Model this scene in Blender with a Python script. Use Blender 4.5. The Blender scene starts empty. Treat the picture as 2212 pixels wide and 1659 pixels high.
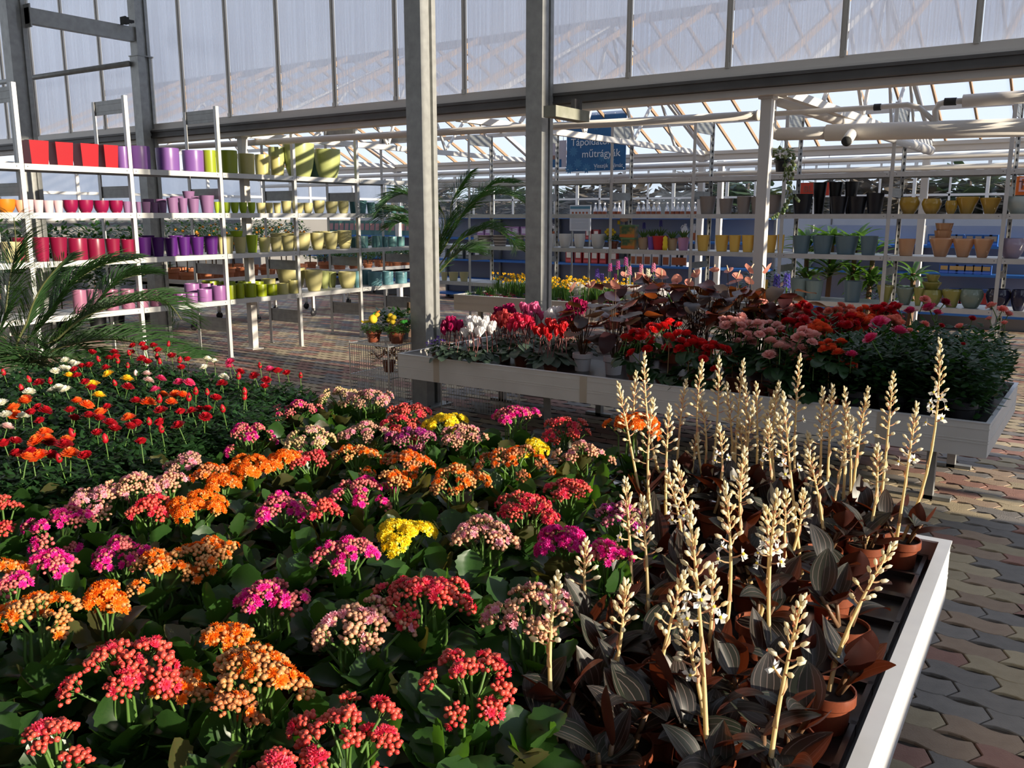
import bpy, math, random
from mathutils import Vector, Matrix, Euler
import numpy as np
rnd = random.Random(7)
sc = bpy.context.scene
# ------------------------------------------------------------------ camera
F_PX, CX, CY, HZ, CAM_H = 1890.0, 1106.0, 829.5, 465.0, 1.65
PITCH = math.atan((CY - HZ) / F_PX); YAW = math.radians(34.9)
cam_d = bpy.data.cameras.new('camera'); cam = bpy.data.objects.new('camera', cam_d)
sc.collection.objects.link(cam); sc.camera = cam
cam_d.sensor_width = 36.0; cam_d.lens = 36.0 * F_PX / 2212.0; cam_d.clip_start = 0.05; cam_d.clip_end = 300
cam.location = (0, 0, CAM_H); cam.rotation_euler = (math.pi / 2 - PITCH, 0, YAW)
# ------------------------------------------------------------------ sky, sun, exposure
w = bpy.data.worlds.new('sky'); sc.world = w; w.use_nodes = True
nt = w.node_tree; nt.nodes.clear()
tc = nt.nodes.new('ShaderNodeTexCoord'); sep = nt.nodes.new('ShaderNodeSeparateXYZ')
rp = nt.nodes.new('ShaderNodeValToRGB'); bg = nt.nodes.new('ShaderNodeBackground'); wo = nt.nodes.new('ShaderNodeOutputWorld')
rp.color_ramp.elements[0].position = 0.0; rp.color_ramp.elements[0].color = (0.72, 0.77, 0.84, 1)
rp.color_ramp.elements[1].position = 0.75; rp.color_ramp.elements[1].color = (0.42, 0.53, 0.76, 1)
nt.links.new(tc.outputs['Generated'], sep.inputs[0]); nt.links.new(sep.outputs['Z'], rp.inputs[0])
nt.links.new(rp.outputs[0], bg.inputs[0]); nt.links.new(bg.outputs[0], wo.inputs[0]); bg.inputs[1].default_value = 1.0
SUN_EL, SUN_AZ = math.radians(13.0), math.radians(1.5)      # azimuth from +X towards +Y
sd = bpy.data.lights.new('sun', 'SUN'); sd.energy = 6.0; sd.angle = math.radians(0.6); sd.color = (1.0, 0.88, 0.70)
sun = bpy.data.objects.new('sun', sd); sc.collection.objects.link(sun)
to_sun = Vector((math.cos(SUN_EL) * math.cos(SUN_AZ), math.cos(SUN_EL) * math.sin(SUN_AZ), math.sin(SUN_EL)))
sun.rotation_euler = (-to_sun).to_track_quat('-Z', 'Y').to_euler(); sun.location = (12, 4, 8)
vs = sc.view_settings; vs.view_transform = 'Standard'; vs.look = 'None'; vs.gamma = 1.0; vs.exposure = 0.48; vs.use_curve_mapping = False
sc.cycles.use_denoising = True; sc.cycles.max_bounces = 7; sc.cycles.transparent_max_bounces = 24
sc.cycles.sample_clamp_indirect = 6.0; sc.cycles.caustics_reflective = False; sc.cycles.caustics_refractive = False

# ------------------------------------------------------------------ helpers
R_ = Vector((math.cos(YAW), math.sin(YAW), 0)); FH = Vector((-math.sin(YAW), math.cos(YAW), 0)); UZ = Vector((0, 0, 1))
FW = FH * math.cos(PITCH) - UZ * math.sin(PITCH); UP = FH * math.sin(PITCH) + UZ * math.cos(PITCH); CAM = Vector((0, 0, CAM_H))
def ray(x, y): return FW * F_PX + R_ * (x - CX) - UP * (y - CY)
def atz(x, y, z): d = ray(x, y); return CAM + d * ((z - CAM_H) / d.z)
def atY(x, y, Y): d = ray(x, y); return CAM + d * (Y / d.y)
def atX(x, y, X): d = ray(x, y); return CAM + d * (X / d.x)
def atk(x, y, k): return CAM + ray(x, y) * (k / F_PX)
def depth(p): return (Vector(p) - CAM).dot(FW)

COL = sc.collection
class MB:
    def __init__(s): s.v = []; s.f = []; s.m = []; s.uv = None
    def add(s, vs, fs, m=0):
        b = len(s.v); s.v.extend(tuple(p) for p in vs)
        for f in fs: s.f.append(tuple(b + i for i in f)); s.m.append(m)
        return b
    def box(s, x0, x1, y0, y1, z0, z1, m=0):
        s.add([(x0,y0,z0),(x1,y0,z0),(x1,y1,z0),(x0,y1,z0),(x0,y0,z1),(x1,y0,z1),(x1,y1,z1),(x0,y1,z1)],
              [(0,3,2,1),(4,5,6,7),(0,1,5,4),(1,2,6,5),(2,3,7,6),(3,0,4,7)], m)
    def bar(s, a, b, wx, wz, m=0, up=(0,0,1)):
        a = Vector(a); b = Vector(b); t = (b - a).normalized(); u = Vector(up)
        if abs(t.dot(u)) > .98: u = Vector((1,0,0))
        sx = t.cross(u).normalized(); sz = sx.cross(t)
        c = [a + sx*i*wx/2 + sz*j*wz/2 for i,j in ((-1,-1),(1,-1),(1,1),(-1,1))] + [b + sx*i*wx/2 + sz*j*wz/2 for i,j in ((-1,-1),(1,-1),(1,1),(-1,1))]
        s.add(c, [(0,1,2,3),(7,6,5,4),(0,4,5,1),(1,5,6,2),(2,6,7,3),(3,7,4,0)], m)
    def tube(s, pts, rad, n=8, m=0, cap=True):
        pts = [Vector(p) for p in pts]; N = len(pts)
        if not isinstance(rad, (list, tuple)): rad = [rad] * N
        t0 = (pts[1] - pts[0]).normalized(); u = t0.orthogonal().normalized(); vs = []
        for i, p in enumerate(pts):
            t = (pts[min(i+1, N-1)] - pts[max(i-1, 0)]).normalized()
            u = (u - t * u.dot(t)).normalized(); q = t.cross(u)
            for k in range(n):
                a = 2*math.pi*k/n; vs.append(p + (u*math.cos(a) + q*math.sin(a)) * rad[i])
        fs = [(i*n+k, i*n+(k+1)%n, (i+1)*n+(k+1)%n, (i+1)*n+k) for i in range(N-1) for k in range(n)]
        if cap: fs += [tuple(range(n-1, -1, -1)), tuple((N-1)*n + k for k in range(n))]
        s.add(vs, fs, m)
    def lathe(s, prof, n=20, m=0, c=(0,0,0)):
        vs = [(c[0] + r*math.cos(2*math.pi*k/n), c[1] + r*math.sin(2*math.pi*k/n), c[2] + z) for r, z in prof for k in range(n)]
        fs = [(i*n+k, i*n+(k+1)%n, (i+1)*n+(k+1)%n, (i+1)*n+k) for i in range(len(prof)-1) for k in range(n)]
        s.add(vs, fs, m)
    def disc(s, c, r, n=12, m=0):
        s.add([(c[0]+r*math.cos(2*math.pi*k/n), c[1]+r*math.sin(2*math.pi*k/n), c[2]) for k in range(n)], [tuple(range(n))], m)
    def blob(s, c, r, m=0, sub=1, sz=1.0, q=None):
        V, Fc = ICO[sub]; c = Vector(c)
        vs = []
        for p in V:
            p = Vector((p[0]*r, p[1]*r, p[2]*r*sz))
            if q: p.rotate(q)
            vs.append(c + p)
        s.add(vs, Fc, m)
    def mesh(s, name, mats, smooth=False):
        me = bpy.data.meshes.new(name); me.from_pydata(s.v, [], s.f)
        for mt in (mats if isinstance(mats, (list, tuple)) else [mats]): me.materials.append(mt)
        if any(s.m): me.polygons.foreach_set('material_index', s.m)
        if smooth: me.polygons.foreach_set('use_smooth', [True] * len(s.f))
        if s.uv:
            l = me.uv_layers.new(name='UVMap'); d = []
            for f in s.f:
                for i in f: d.extend(s.uv[i] if i < len(s.uv) else (0.5, 0.5))
            l.data.foreach_set('uv', d)
        me.update(); return me
def _ico(sub):
    import bmesh
    bm = bmesh.new(); bmesh.ops.create_icosphere(bm, subdivisions=sub, radius=1.0); bm.verts.ensure_lookup_table()
    r = ([tuple(v.co) for v in bm.verts], [tuple(v.index for v in f.verts) for f in bm.faces]); bm.free(); return r
ICO = {1: _ico(1), 2: _ico(2)}
def ob(name, me, parent=None, loc=None, rot=None, scale=None, mats=None):
    o = bpy.data.objects.new(name, me); COL.objects.link(o)
    if parent is not None: o.parent = parent
    if loc is not None: o.location = loc
    if rot is not None:
        if hasattr(rot, 'w'): o.rotation_mode = 'QUATERNION'; o.rotation_quaternion = rot
        else: o.rotation_euler = rot
    if scale is not None: o.scale = (scale,)*3 if isinstance(scale, (int, float)) else scale
    if mats:
        for i, m_ in enumerate(mats):
            if m_ is not None: o.material_slots[i].link = 'OBJECT'; o.material_slots[i].material = m_
    return o
def tag(o, label, cat, group=None):
    o['label'] = label; o['category'] = cat
    if group: o['group'] = group
    return o
def thing(name, label, cat, loc=(0,0,0), rz=0.0, group=None, scale=None):
    return tag(ob(name, None, None, loc, (0,0,rz), scale), label, cat, group)
def struct(o): o['kind'] = 'structure'; return o
def stuff(o): o['kind'] = 'stuff'; return o
def rot_to(d, spin=0.0):
    q = Vector(d).normalized().to_track_quat('Z', 'Y')
    return q @ Euler((0, 0, spin)).to_quaternion()

# ------------------------------------------------------------------ materials
MATS = {}
def M(name, col, rough=0.5, metal=0.0, var=None, transl=0.0, tcol=None, bump=0.0, bscale=40.0, island=None, objvar=0.0, spec=0.5, coat=0.0, alpha=None):
    if name in MATS: return MATS[name]
    m = bpy.data.materials.new(name); m.use_nodes = True; n = m.node_tree.nodes; L = m.node_tree.links
    p = n['Principled BSDF']; out = n['Material Output']
    p.inputs['Base Color'].default_value = (*col, 1); p.inputs['Roughness'].default_value = rough; p.inputs['Metallic'].default_value = metal
    p.inputs['Specular IOR Level'].default_value = spec; p.inputs['Coat Weight'].default_value = coat
    cs = None
    if island:                                   # second colour chosen per mesh island
        g = n.new('ShaderNodeNewGeometry'); mx = n.new('ShaderNodeMix'); mx.data_type = 'RGBA'
        mx.inputs['A'].default_value = (*col, 1); mx.inputs['B'].default_value = (*island, 1)
        L.new(g.outputs['Random Per Island'], mx.inputs['Factor']); cs = mx.outputs['Result']
    if var:                                      # (second colour, noise scale, contrast)
        tcn = n.new('ShaderNodeTexCoord'); nz = n.new('ShaderNodeTexNoise'); nz.inputs['Scale'].default_value = var[1]; nz.inputs['Detail'].default_value = 4
        L.new(tcn.outputs['Object'], nz.inputs['Vector']); cr = n.new('ShaderNodeMapRange')
        cr.inputs['From Min'].default_value = 0.5 - var[2]; cr.inputs['From Max'].default_value = 0.5 + var[2]; L.new(nz.outputs['Fac'], cr.inputs['Value'])
        mx = n.new('ShaderNodeMix'); mx.data_type = 'RGBA'; mx.inputs['A'].default_value = (*col, 1); mx.inputs['B'].default_value = (*var[0], 1)
        if cs: L.new(cs, mx.inputs['A'])
        L.new(cr.outputs['Result'], mx.inputs['Factor']); cs = mx.outputs['Result']
    if objvar:
        oi = n.new('ShaderNodeObjectInfo'); hs = n.new('ShaderNodeHueSaturation'); mr = n.new('ShaderNodeMapRange')
        mr.inputs['To Min'].default_value = 1 - objvar; mr.inputs['To Max'].default_value = 1 + objvar; L.new(oi.outputs['Random'], mr.inputs['Value'])
        L.new(mr.outputs['Result'], hs.inputs['Value'])
        if cs: L.new(cs, hs.inputs['Color'])
        else: hs.inputs['Color'].default_value = (*col, 1)
        cs = hs.outputs['Color']
    if cs: L.new(cs, p.inputs['Base Color'])
    if bump:
        tcn = n.new('ShaderNodeTexCoord'); nz = n.new('ShaderNodeTexNoise'); nz.inputs['Scale'].default_value = bscale; nz.inputs['Detail'].default_value = 3
        b = n.new('ShaderNodeBump'); b.inputs['Strength'].default_value = bump; b.inputs['Distance'].default_value = 0.01
        L.new(tcn.outputs['Object'], nz.inputs['Vector']); L.new(nz.outputs['Fac'], b.inputs['Height']); L.new(b.outputs[0], p.inputs['Normal'])
    if transl:
        t = n.new('ShaderNodeBsdfTranslucent'); t.inputs['Color'].default_value = (*(tcol or col), 1); ms = n.new('ShaderNodeMixShader'); ms.inputs[0].default_value = transl
        if cs and not tcol: L.new(cs, t.inputs['Color'])
        L.new(p.outputs[0], ms.inputs[1]); L.new(t.outputs[0], ms.inputs[2]); L.new(ms.outputs[0], out.inputs['Surface'])
    MATS[name] = m; return m
def mat_nodes(name):
    m = bpy.data.materials.new(name); m.use_nodes = True; MATS[name] = m
    return m, m.node_tree.nodes, m.node_tree.links, m.node_tree.nodes['Principled BSDF'], m.node_tree.nodes['Material Output']

galv = M('galvanised', (0.40,0.405,0.39), 0.48, 0.45, var=((0.29,0.295,0.285), 14, .25))
galv_l = M('zinc_bright', (0.60,0.60,0.585), 0.45, 0.45, var=((0.48,0.48,0.47), 8, .3))
steel_dark = M('steel_dark', (0.16,0.155,0.15), 0.6, 0.4, var=((0.11,0.105,0.10), 5, .3))
hole_dark = M('slot_dark', (0.03,0.03,0.03), 0.8)
white_paint = M('white_paint', (0.74,0.71,0.66), 0.5, var=((0.66,0.62,0.57), 3, .3))
cream_paint = M('cream_paint', (0.66,0.60,0.52), 0.5)
wood_raft = M('wood_rafter', (0.50,0.33,0.19), 0.6, var=((0.42,0.26,0.14), 6, .3))
alu = M('aluminium', (0.82,0.83,0.84), 0.42, 0.25, var=((0.72,0.73,0.75), 9, .3))
bench_white = M('bench_panel', (0.76,0.73,0.68), 0.55, var=((0.62,0.59,0.54), 4, .3))
blk_plastic = M('black_tray', (0.012,0.012,0.013), 0.28)
terra = M('terracotta', (0.24,0.062,0.026), 0.40, var=((0.18,0.046,0.022), 12, .3))
terra_far = M('terracotta_far', (0.50,0.17,0.07), 0.6)
soil_m = M('soil', (0.06,0.032,0.018), 0.95, var=((0.018,0.010,0.007), 90, .2), bump=1.0, bscale=120)
white_pl = M('white_plastic', (0.75,0.75,0.76), 0.35)
black_pl = M('black_plastic', (0.02,0.02,0.024), 0.45)
# ================================================================== SETTING
# ---- floor: wavy interlocking pavers
floor_bm = MB(); floor_bm.box(-24, 8, -7, 22, -0.10, -0.012)
paver_cols = [((0.40,0.22,0.165),(0.33,0.17,0.13)), ((0.52,0.42,0.27),(0.44,0.35,0.22)), ((0.28,0.25,0.22),(0.22,0.20,0.18)), ((0.44,0.32,0.22),(0.37,0.26,0.18))]
pav_m = [M('paver_%d' % i, a, 0.75, var=(b, 18, .25), bump=.25, bscale=160, objvar=.12) for i, (a, b) in enumerate(paver_cols)]
joint_m = M('paver_joint', (0.075,0.06,0.048), 0.95)
floor_o = struct(ob('floor', floor_bm.mesh('floor', joint_m)))
PL, PH, PA, PP = 0.236, 0.124, 0.016, 0.030
def paver_outline(g=0.0035, n=6):
    top = []; bot = []
    for i in range(n+1):
        u = i / n; x = -PL/2 + g + u*(PL - 2*g); wv = PA * math.sin(2*math.pi*u)
        top.append((x, PH/2 - g + wv)); bot.append((x, -PH/2 + g + wv))
    return bot + [(PL/2 - g + PP, 0.0)] + top[::-1] + [(-PL/2 + g + PP, 0.0)]
def paver_mesh(mi):
    o = paver_outline(); b = MB(); n = len(o)
    cxm = sum(p[0] for p in o)/n
    ins = [(p[0] + (cxm - p[0])*.03, p[1]*.96) for p in o]
    vs = [(x, y, -0.012) for x, y in o] + [(x, y, -0.003) for x, y in o] + [(x, y, 0.0) for x, y in ins]
    fs = [tuple(2*n + k for k in range(n))]
    for j in (0, 1): fs += [(j*n+k, j*n+(k+1)%n, (j+1)*n+(k+1)%n, (j+1)*n+k) for k in range(n)]
    b.add(vs, fs); return b.mesh('paver', pav_m[mi])
pav_me = [paver_mesh(i) for i in range(4)]
ol_far = paver_outline(0.002, 4)
pav_far = MB(); near = []
cells = []
for r in range(int(-3.0/PH), int(16/PH)):
    for c in range(int(-17/PL), int(5.0/PL)):
        x = c*PL + (PL/2 if r % 2 else 0); y = r*PH
        cells.append((x, y))
def cam_px(p):
    v = Vector(p) - CAM; k = v.dot(FW)
    if k < .1: return (-9e3, -9e3, k)
    return (CX + F_PX*v.dot(R_)/k, CY - F_PX*v.dot(UP)/k, k)
for x, y in cells:
    px, py, k = cam_px((x, y, 0))
    if k < -.6 or (k > .3 and not (-500 < px < 3300)): 
        continue
    hid = False                                  # under the display benches nothing is seen
    
    if hid: continue
    near.append((k, x, y, px, py))
near.sort(key=lambda t: (0 if (1840 < t[3] < 2260 and 950 < t[4] < 1720 and t[0] > .3) else 1, t[0] if t[0] > .3 else 99))
fr = random.Random(3)
for i, (k, x, y, px, py) in enumerate(near):
    ci = fr.choices((0,1,2,3), (3,3,3,2))[0]; jit = fr.uniform(-.0015, .0015)
    if i < 300:
        ob('paver', pav_me[ci], floor_o, (x, y, jit))
    else:
        b = len(pav_far.v); pav_far.v.extend((x+a, y+c, 0.0) for a, c in ol_far); pav_far.f.append(tuple(b+q for q in range(len(ol_far)))); pav_far.m.append(ci)
stuff(ob('paver_field', pav_far.mesh('paver_field', pav_m), floor_o))

# ---- partition wall of the tall hall: polycarbonate sheets above the gutter beam (Y = 6.95)
WY = 6.95
pc, n, L, p, out = mat_nodes('polycarbonate')
tcn = n.new('ShaderNodeTexCoord'); mp = n.new('ShaderNodeMapping'); mp.inputs['Scale'].default_value = (38, 1, 0.35)
nz = n.new('ShaderNodeTexNoise'); nz.inputs['Scale'].default_value = 2.2; nz.inputs['Detail'].default_value = 5
nz2 = n.new('ShaderNodeTexNoise'); nz2.inputs['Scale'].default_value = 0.55; nz2.inputs['Detail'].default_value = 3
mr = n.new('ShaderNodeMapRange'); mr.inputs['From Min'].default_value = .3; mr.inputs['From Max'].default_value = .75; mr.inputs['To Min'].default_value = .16; mr.inputs['To Max'].default_value = .58
L.new(tcn.outputs['Object'], mp.inputs[0]); L.new(mp.outputs[0], nz.inputs['Vector']); L.new(nz.outputs['Fac'], mr.inputs['Value']); L.new(tcn.outputs['Object'], nz2.inputs['Vector'])
tl = n.new('ShaderNodeBsdfTranslucent'); mxc = n.new('ShaderNodeMix'); mxc.data_type = 'RGBA'; mxc.inputs['A'].default_value = (.76,.79,.86,1); mxc.inputs['B'].default_value = (.95,.94,.92,1)
L.new(nz2.outputs['Fac'], mxc.inputs['Factor']); L.new(mxc.outputs['Result'], tl.inputs['Color'])
tr = n.new('ShaderNodeBsdfTransparent'); tr.inputs['Color'].default_value = (.92,.94,.98,1)
ms = n.new('ShaderNodeMixShader'); L.new(mr.outputs['Result'], ms.inputs[0]); L.new(tl.outputs[0], ms.inputs[1]); L.new(tr.outputs[0], ms.inputs[2])
gl = n.new('ShaderNodeBsdfGlossy'); gl.inputs['Roughness'].default_value = .25; ms2 = n.new('ShaderNodeMixShader'); ms2.inputs[0].default_value = .07
L.new(ms.outputs[0], ms2.inputs[1]); L.new(gl.outputs[0], ms2.inputs[2]); L.new(ms2.outputs[0], out.inputs['Surface'])
sill_m = M('sill_zinc', (0.72,0.68,0.63), .55, .1)
wb = MB(); wb.box(-17, 5, WY-.02, WY+.07, 2.72, 2.80); wb.box(-17, 5, WY-.05, WY-.02, 2.715, 2.735)
wall_b = struct(ob('wall_back', wb.mesh('wall_sill', sill_m)))
NPAN = 25; PW = .88; XB0 = -16.84
pm = MB(); pm.box(.028, PW-.028, WY+.012, WY+.020, 2.80, 6.1); pme = pm.mesh('sheet', pc)
gb = MB(); gb.box(-.022, .022, WY-.016, WY+.012, 2.80, 6.1); gb.box(-.010, .010, WY-.028, WY-.016, 2.83, 6.1); gb.box(-.016, .016, WY-.034, WY-.016, 2.79, 2.835)
gbar_m = M('glazing_bar', (0.55,0.52,0.47), .45, .35)
gme = gb.mesh('glazing_bar', gbar_m)
for i in range(NPAN):
    ob('sheet', pme, wall_b, (XB0 + i*PW, 0, 0)); ob('glazing_bar', gme, wall_b, (XB0 + i*PW, 0, 0))
# translucent lean of dirt line at sheet foot
# gutter beam
g = MB(); g.box(-17, 5, WY-.05, WY+.09, 2.625, 2.715); g.box(-17, 5, WY-.07, WY-.05, 2.69, 2.715); g.box(-17, 5, WY-.07, WY-.05, 2.625, 2.645)
beam = struct(ob('trim_1', g.mesh('gutter_beam', steel_dark))); beam['label'] = 'dark steel gutter beam under the polycarbonate wall'
g = MB(); g.box(-17, 5, WY+.0, WY+.16, 2.57, 2.622); beam2 = struct(ob('trim_2', g.mesh('gutter_edge', white_paint)))
# hall roof and outer walls (light comes in through the open right side)
roof_m = M('hall_roof', (0.50,0.51,0.52), .7, transl=.6, tcol=(.55,.55,.54))
g = MB(); g.box(-17.2, 5.2, -7, WY+.2, 6.1, 6.2); struct(ob('ceiling', g.mesh('hall_roof', roof_m)))
wallm = M('hall_wall', (0.34,0.34,0.33), .7)
g = MB(); g.box(-17.2, 5.2, -7.1, -7.0, 0, 6.1); struct(ob('wall_front', g.mesh('wall_front', wallm)))
# unseen right side: plinth and solid bay shaped for shade, slot for sun, posts
g = MB(); RX = 5.0
g.box(RX, RX+.15, -7, 4.75, 0, 1.62); g.box(RX, RX+.15, 4.75, 5.45, 0, 2.62); g.box(RX, RX+.15, 6.55, 7.0, 0, 2.62); g.box(RX, RX+.15, 5.45, 6.55, 1.46, 2.62)
g.box(RX, RX+.15, 7.0, 20, 0, .9)
for y in (-6, -3.5, -1, 1.5, 3.6, 5.9): g.box(RX, RX+.12, y-.05, y+.05, 1.25, 6.1)
struct(ob('wall_right_blocker', g.mesh('wall_right_blocker', wallm)))

# ---- old low greenhouse behind the beam
back_panel = M('grey_panel', (0.38,0.40,0.44), .6, var=((0.33,0.35,0.39), 2, .3))
GY2, GZ = 13.35, 2.6
BYW = 17.0
g = MB(); g.box(-17.2, 6, BYW, BYW+.1, 0, 1.62); wall_n = struct(ob('wall_rear', g.mesh('wall_rear', back_panel)))
for i in range(12):                                   # ribs of the insulated panels
    r = MB(); r.box(-.012, .012, BYW-.012, BYW, 0, 1.62); ob('panel_joint', r.mesh('panel_joint', steel_dark), wall_n, (-16 + i*1.9, 0, 0))
# windows above the panels
glass, n, L, p, out = mat_nodes('window_glass')
tr = n.new('ShaderNodeBsdfTransparent'); tr.inputs['Color'].default_value = (.90,.93,.95,1); gl = n.new('ShaderNodeBsdfGlossy'); gl.inputs['Roughness'].default_value = .05
ms = n.new('ShaderNodeMixShader'); ms.inputs[0].default_value = .06; L.new(tr.outputs[0], ms.inputs[1]); L.new(gl.outputs[0], ms.inputs[2]); L.new(ms.outputs[0], out.inputs['Surface'])
fm = MB(); fm.box(0, .05, BYW, BYW+.06, 1.62, 2.62); fm.box(.05, 1.15, BYW, BYW+.06, 1.62, 1.67); fm.box(.05, 1.15, BYW, BYW+.06, 2.56, 2.62); fm.box(.05, 1.15, BYW+.01, BYW+.05, 1.98, 2.02); fm.box(.58, .61, BYW+.01, BYW+.05, 1.67, 2.56)
fme = fm.mesh('window_frame', white_paint)
gm = MB(); gm.box(.05, 1.15, BYW+.028, BYW+.034, 1.67, 2.56); gme2 = gm.mesh('pane', glass)
for i in range(19):
    wdw = struct(ob('window_%d' % (i+1), fme, None, (-15.9 + i*1.15, 0, 0))); ob('pane', gme2, wdw)
# roof of the low bays: ridge parallel to X, wooden glazing bars, glass
roof_g = MB()
roof_glass, n, L, p, out = mat_nodes('roof_glass')
tr = n.new('ShaderNodeBsdfTransparent'); tr.inputs['Color'].default_value = (.93,.95,.97,1); tl = n.new('ShaderNodeBsdfTranslucent'); tl.inputs['Color'].default_value = (.8,.85,.95,1)
ms = n.new('ShaderNodeMixShader'); ms.inputs[0].default_value = .16; L.new(tr.outputs[0], ms.inputs[1]); L.new(tl.outputs[0], ms.inputs[2]); L.new(ms.outputs[0], out.inputs['Surface'])
HALF = (GY2 - 7.05) / 2; RIDGE_Z = GZ + HALF * math.tan(math.radians(24.5))
cg = MB(); cg.box(-17, 5.5, 7.05+HALF-.05, 7.05+HALF+.05, RIDGE_Z-.07, RIDGE_Z+.02); ceil_g = struct(ob('ceiling', cg.mesh('ridge', white_paint)))
raf_d = MB(); raf_d.bar((0, 7.05+HALF, RIDGE_Z), (0, GY2, GZ+.02), .024, .05)
raf_u = MB(); raf_u.bar((0, 7.15, GZ+.08), (0, 7.05+HALF, RIDGE_Z), .028, .065)
raf2 = MB(); raf2.bar((0, GY2+.1, GZ+.02), (0, BYW, GZ+.02+(BYW-GY2-.1)*math.tan(math.radians(24.5))), .028, .065)
rd, ru, r2 = raf_d.mesh('rafter', wood_raft), raf_u.mesh('rafter', wood_raft), raf2.mesh('rafter', wood_raft)
pd = MB(); pd.bar((0, 7.05+HALF, RIDGE_Z+.02), (0, GY2, GZ+.04), .39, .005); pdm = pd.mesh('roof_pane', roof_glass)
NX = 46; DX = .42
for i in range(NX):
    x = -15.2 + i*DX
    ob('rafter', rd, ceil_g, (x, 0, 0)); ob('roof_pane', pdm, ceil_g, (x + DX/2, 0, 0))
    if i % 2 == 0: ob('rafter', ru, ceil_g, (x, 0, 0))
for fy in (.36, .7):                                   # purlins
    yy = 7.05+HALF + fy*HALF; zz = RIDGE_Z - fy*(RIDGE_Z-GZ) - .055
    q = MB(); q.bar((-15.5, yy, zz), (5.2, yy, zz), .05, .06); ob('purlin', q.mesh('purlin', white_paint), ceil_g)
g = MB(); g.box(-16, 5.3, GY2-.07, GY2+.10, GZ-.10, GZ+.02); g.box(-16, 5.3, GY2-.09, GY2-.07, GZ-.02, GZ+.03); ob('gutter', g.mesh('gutter', cream_paint), ceil_g)
for zz, yy in ((2.42, 13.1), (2.28, 13.2)):
    q = MB(); q.tube([(-16, yy, zz), (5, yy, zz)], .038, 10); tag(ob('heating_pipe', q.mesh('heating_pipe', white_paint, True)), 'white heating pipe running along the far gutter of the glass roof', 'pipe', 'pipes along the far gutter')
# trusses across the bay
tr_x = (-2.36, -5.61, -8.86, -12.1, .9)
for i, x in enumerate(tr_x):
    t = thing('roof_truss', 'cream lattice roof truss spanning the low glasshouse bay', 'truss', (x, 0, 0), group='roof trusses of the glasshouse')
    q = MB(); q.bar((0, 7.1, GZ+.0), (0, GY2, GZ-.0), .06, .07); ob('bottom_chord', q.mesh('bottom_chord', white_paint), t)
    q = MB(); q.bar((0, 7.15, GZ+.06), (0, 7.05+HALF, RIDGE_Z-.08), .045, .06); ob('top_chord', q.mesh('top_chord', white_paint), t)
    q = MB(); q.bar((0, 7.05+HALF, RIDGE_Z-.08), (0, GY2, GZ+.03), .045, .06); ob('top_chord', q.mesh('top_chord', white_paint), t)
    for a, b in ((8.2, 8.9), (9.6, 8.9), (9.6, 10.2), (10.9, 10.2), (10.9, 11.6), (12.2, 11.6)):
        zt = GZ + (min(b-7.05, GY2-b)) * math.tan(math.radians(24.5)) - .06
        q = MB(); q.bar((0, a, GZ+.04), (0, b, zt), .03, .035); ob('web_bar', q.mesh('web_bar', white_paint), t)
# white columns of the glasshouse
for i, (x, y, zt, wd) in enumerate([(-2.47, 7.08, 2.57, .085), (-2.40, GY2, 2.5, .09), (-5.66, GY2, 2.5, .09), (-5.48, GY2+.35, 2.5, .08), (-8.9, GY2, 2.5, .09), (-12.1, GY2, 2.5, .09), (-8.9, 7.08, 2.57, .085), (-15.2, GY2, 2.5, .09)]):
    lab = ['white square glasshouse column beside the variegated hanging basket', 'white glasshouse column behind the gold glass bowls', 'white glasshouse column standing under the far gutter'][min(i, 2)]
    t = thing('glasshouse_column', lab, 'column', (x, y, 0), group='columns under the glasshouse gutters' if i > 1 else None)
    q = MB(); q.box(-wd/2, wd/2, -wd/2, wd/2, 0, zt); ob('shaft', q.mesh('shaft', white_paint), t)
    q = MB(); q.box(-wd, wd, -wd, wd, 0, .012); q.box(-wd*.7, wd*.7, -wd*.7, wd*.7, zt-.02, zt); ob('plate', q.mesh('plate', white_paint), t)
# ---- galvanised hall columns (C-section with lips)
def hall_column(x, y, zt, lab, stepped=None):
    t = thing('steel_column', lab, 'column', (x, y, 0))
    def sect(b, z0, z1, s=1.0):
        b.box(-.085*s, .085*s, -.11*s, -.09*s, z0, z1)         # front flange
        b.box(-.085*s, .035*s, -.09*s, .11*s, z0, z1)          # web
        b.box(.035*s, .085*s, -.09*s, -.01*s, z0, z1)          # lip
        b.box(.035*s, .062*s, .06*s, .11*s, z0, z1)
    q = MB(); sect(q, 0.012, stepped or zt); ob('shaft', q.mesh('shaft', galv), t)
    if stepped:
        q = MB(); sect(q, stepped, zt, .86); ob('upper_shaft', q.mesh('upper_shaft', galv), t)
        q = MB(); q.box(-.095, .095, -.12, .12, stepped-.012, stepped); ob('cap_plate', q.mesh('cap_plate', galv), t)
    q = MB(); q.box(-.16, .16, -.16, .16, 0, .014); ob('base_plate', q.mesh('base_plate', galv), t)
    for sx in (-.12, .12):
        for sy in (-.12, .12):
            q = MB(); q.lathe([(0,.028),(.012,.028),(.012,.014)], 6); ob('anchor_bolt', q.mesh('anchor_bolt', steel_dark), t, (sx, sy, 0))
    return t
hall_column(-4.955, 5.80, 6.1, 'thick galvanised steel column rising beside the potted palm')
hall_column(-4.42, 6.78, 6.1, 'galvanised steel column rising behind the cyclamens')
hall_column(-10.49, 6.86, 6.1, 'stepped galvanised column behind the rack of purple pots', stepped=3.62)
hall_column(-10.62, 5.38, 6.1, 'galvanised column behind the red cube planters')
t = thing('steel_brace', 'galvanised box brace tying two hall columns together overhead', 'brace', (-10.5, 0, 0))
q = MB(); q.box(-.05, .05, 5.47, 6.78, 3.78, 3.95); ob('beam', q.mesh('beam', galv), t)
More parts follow.
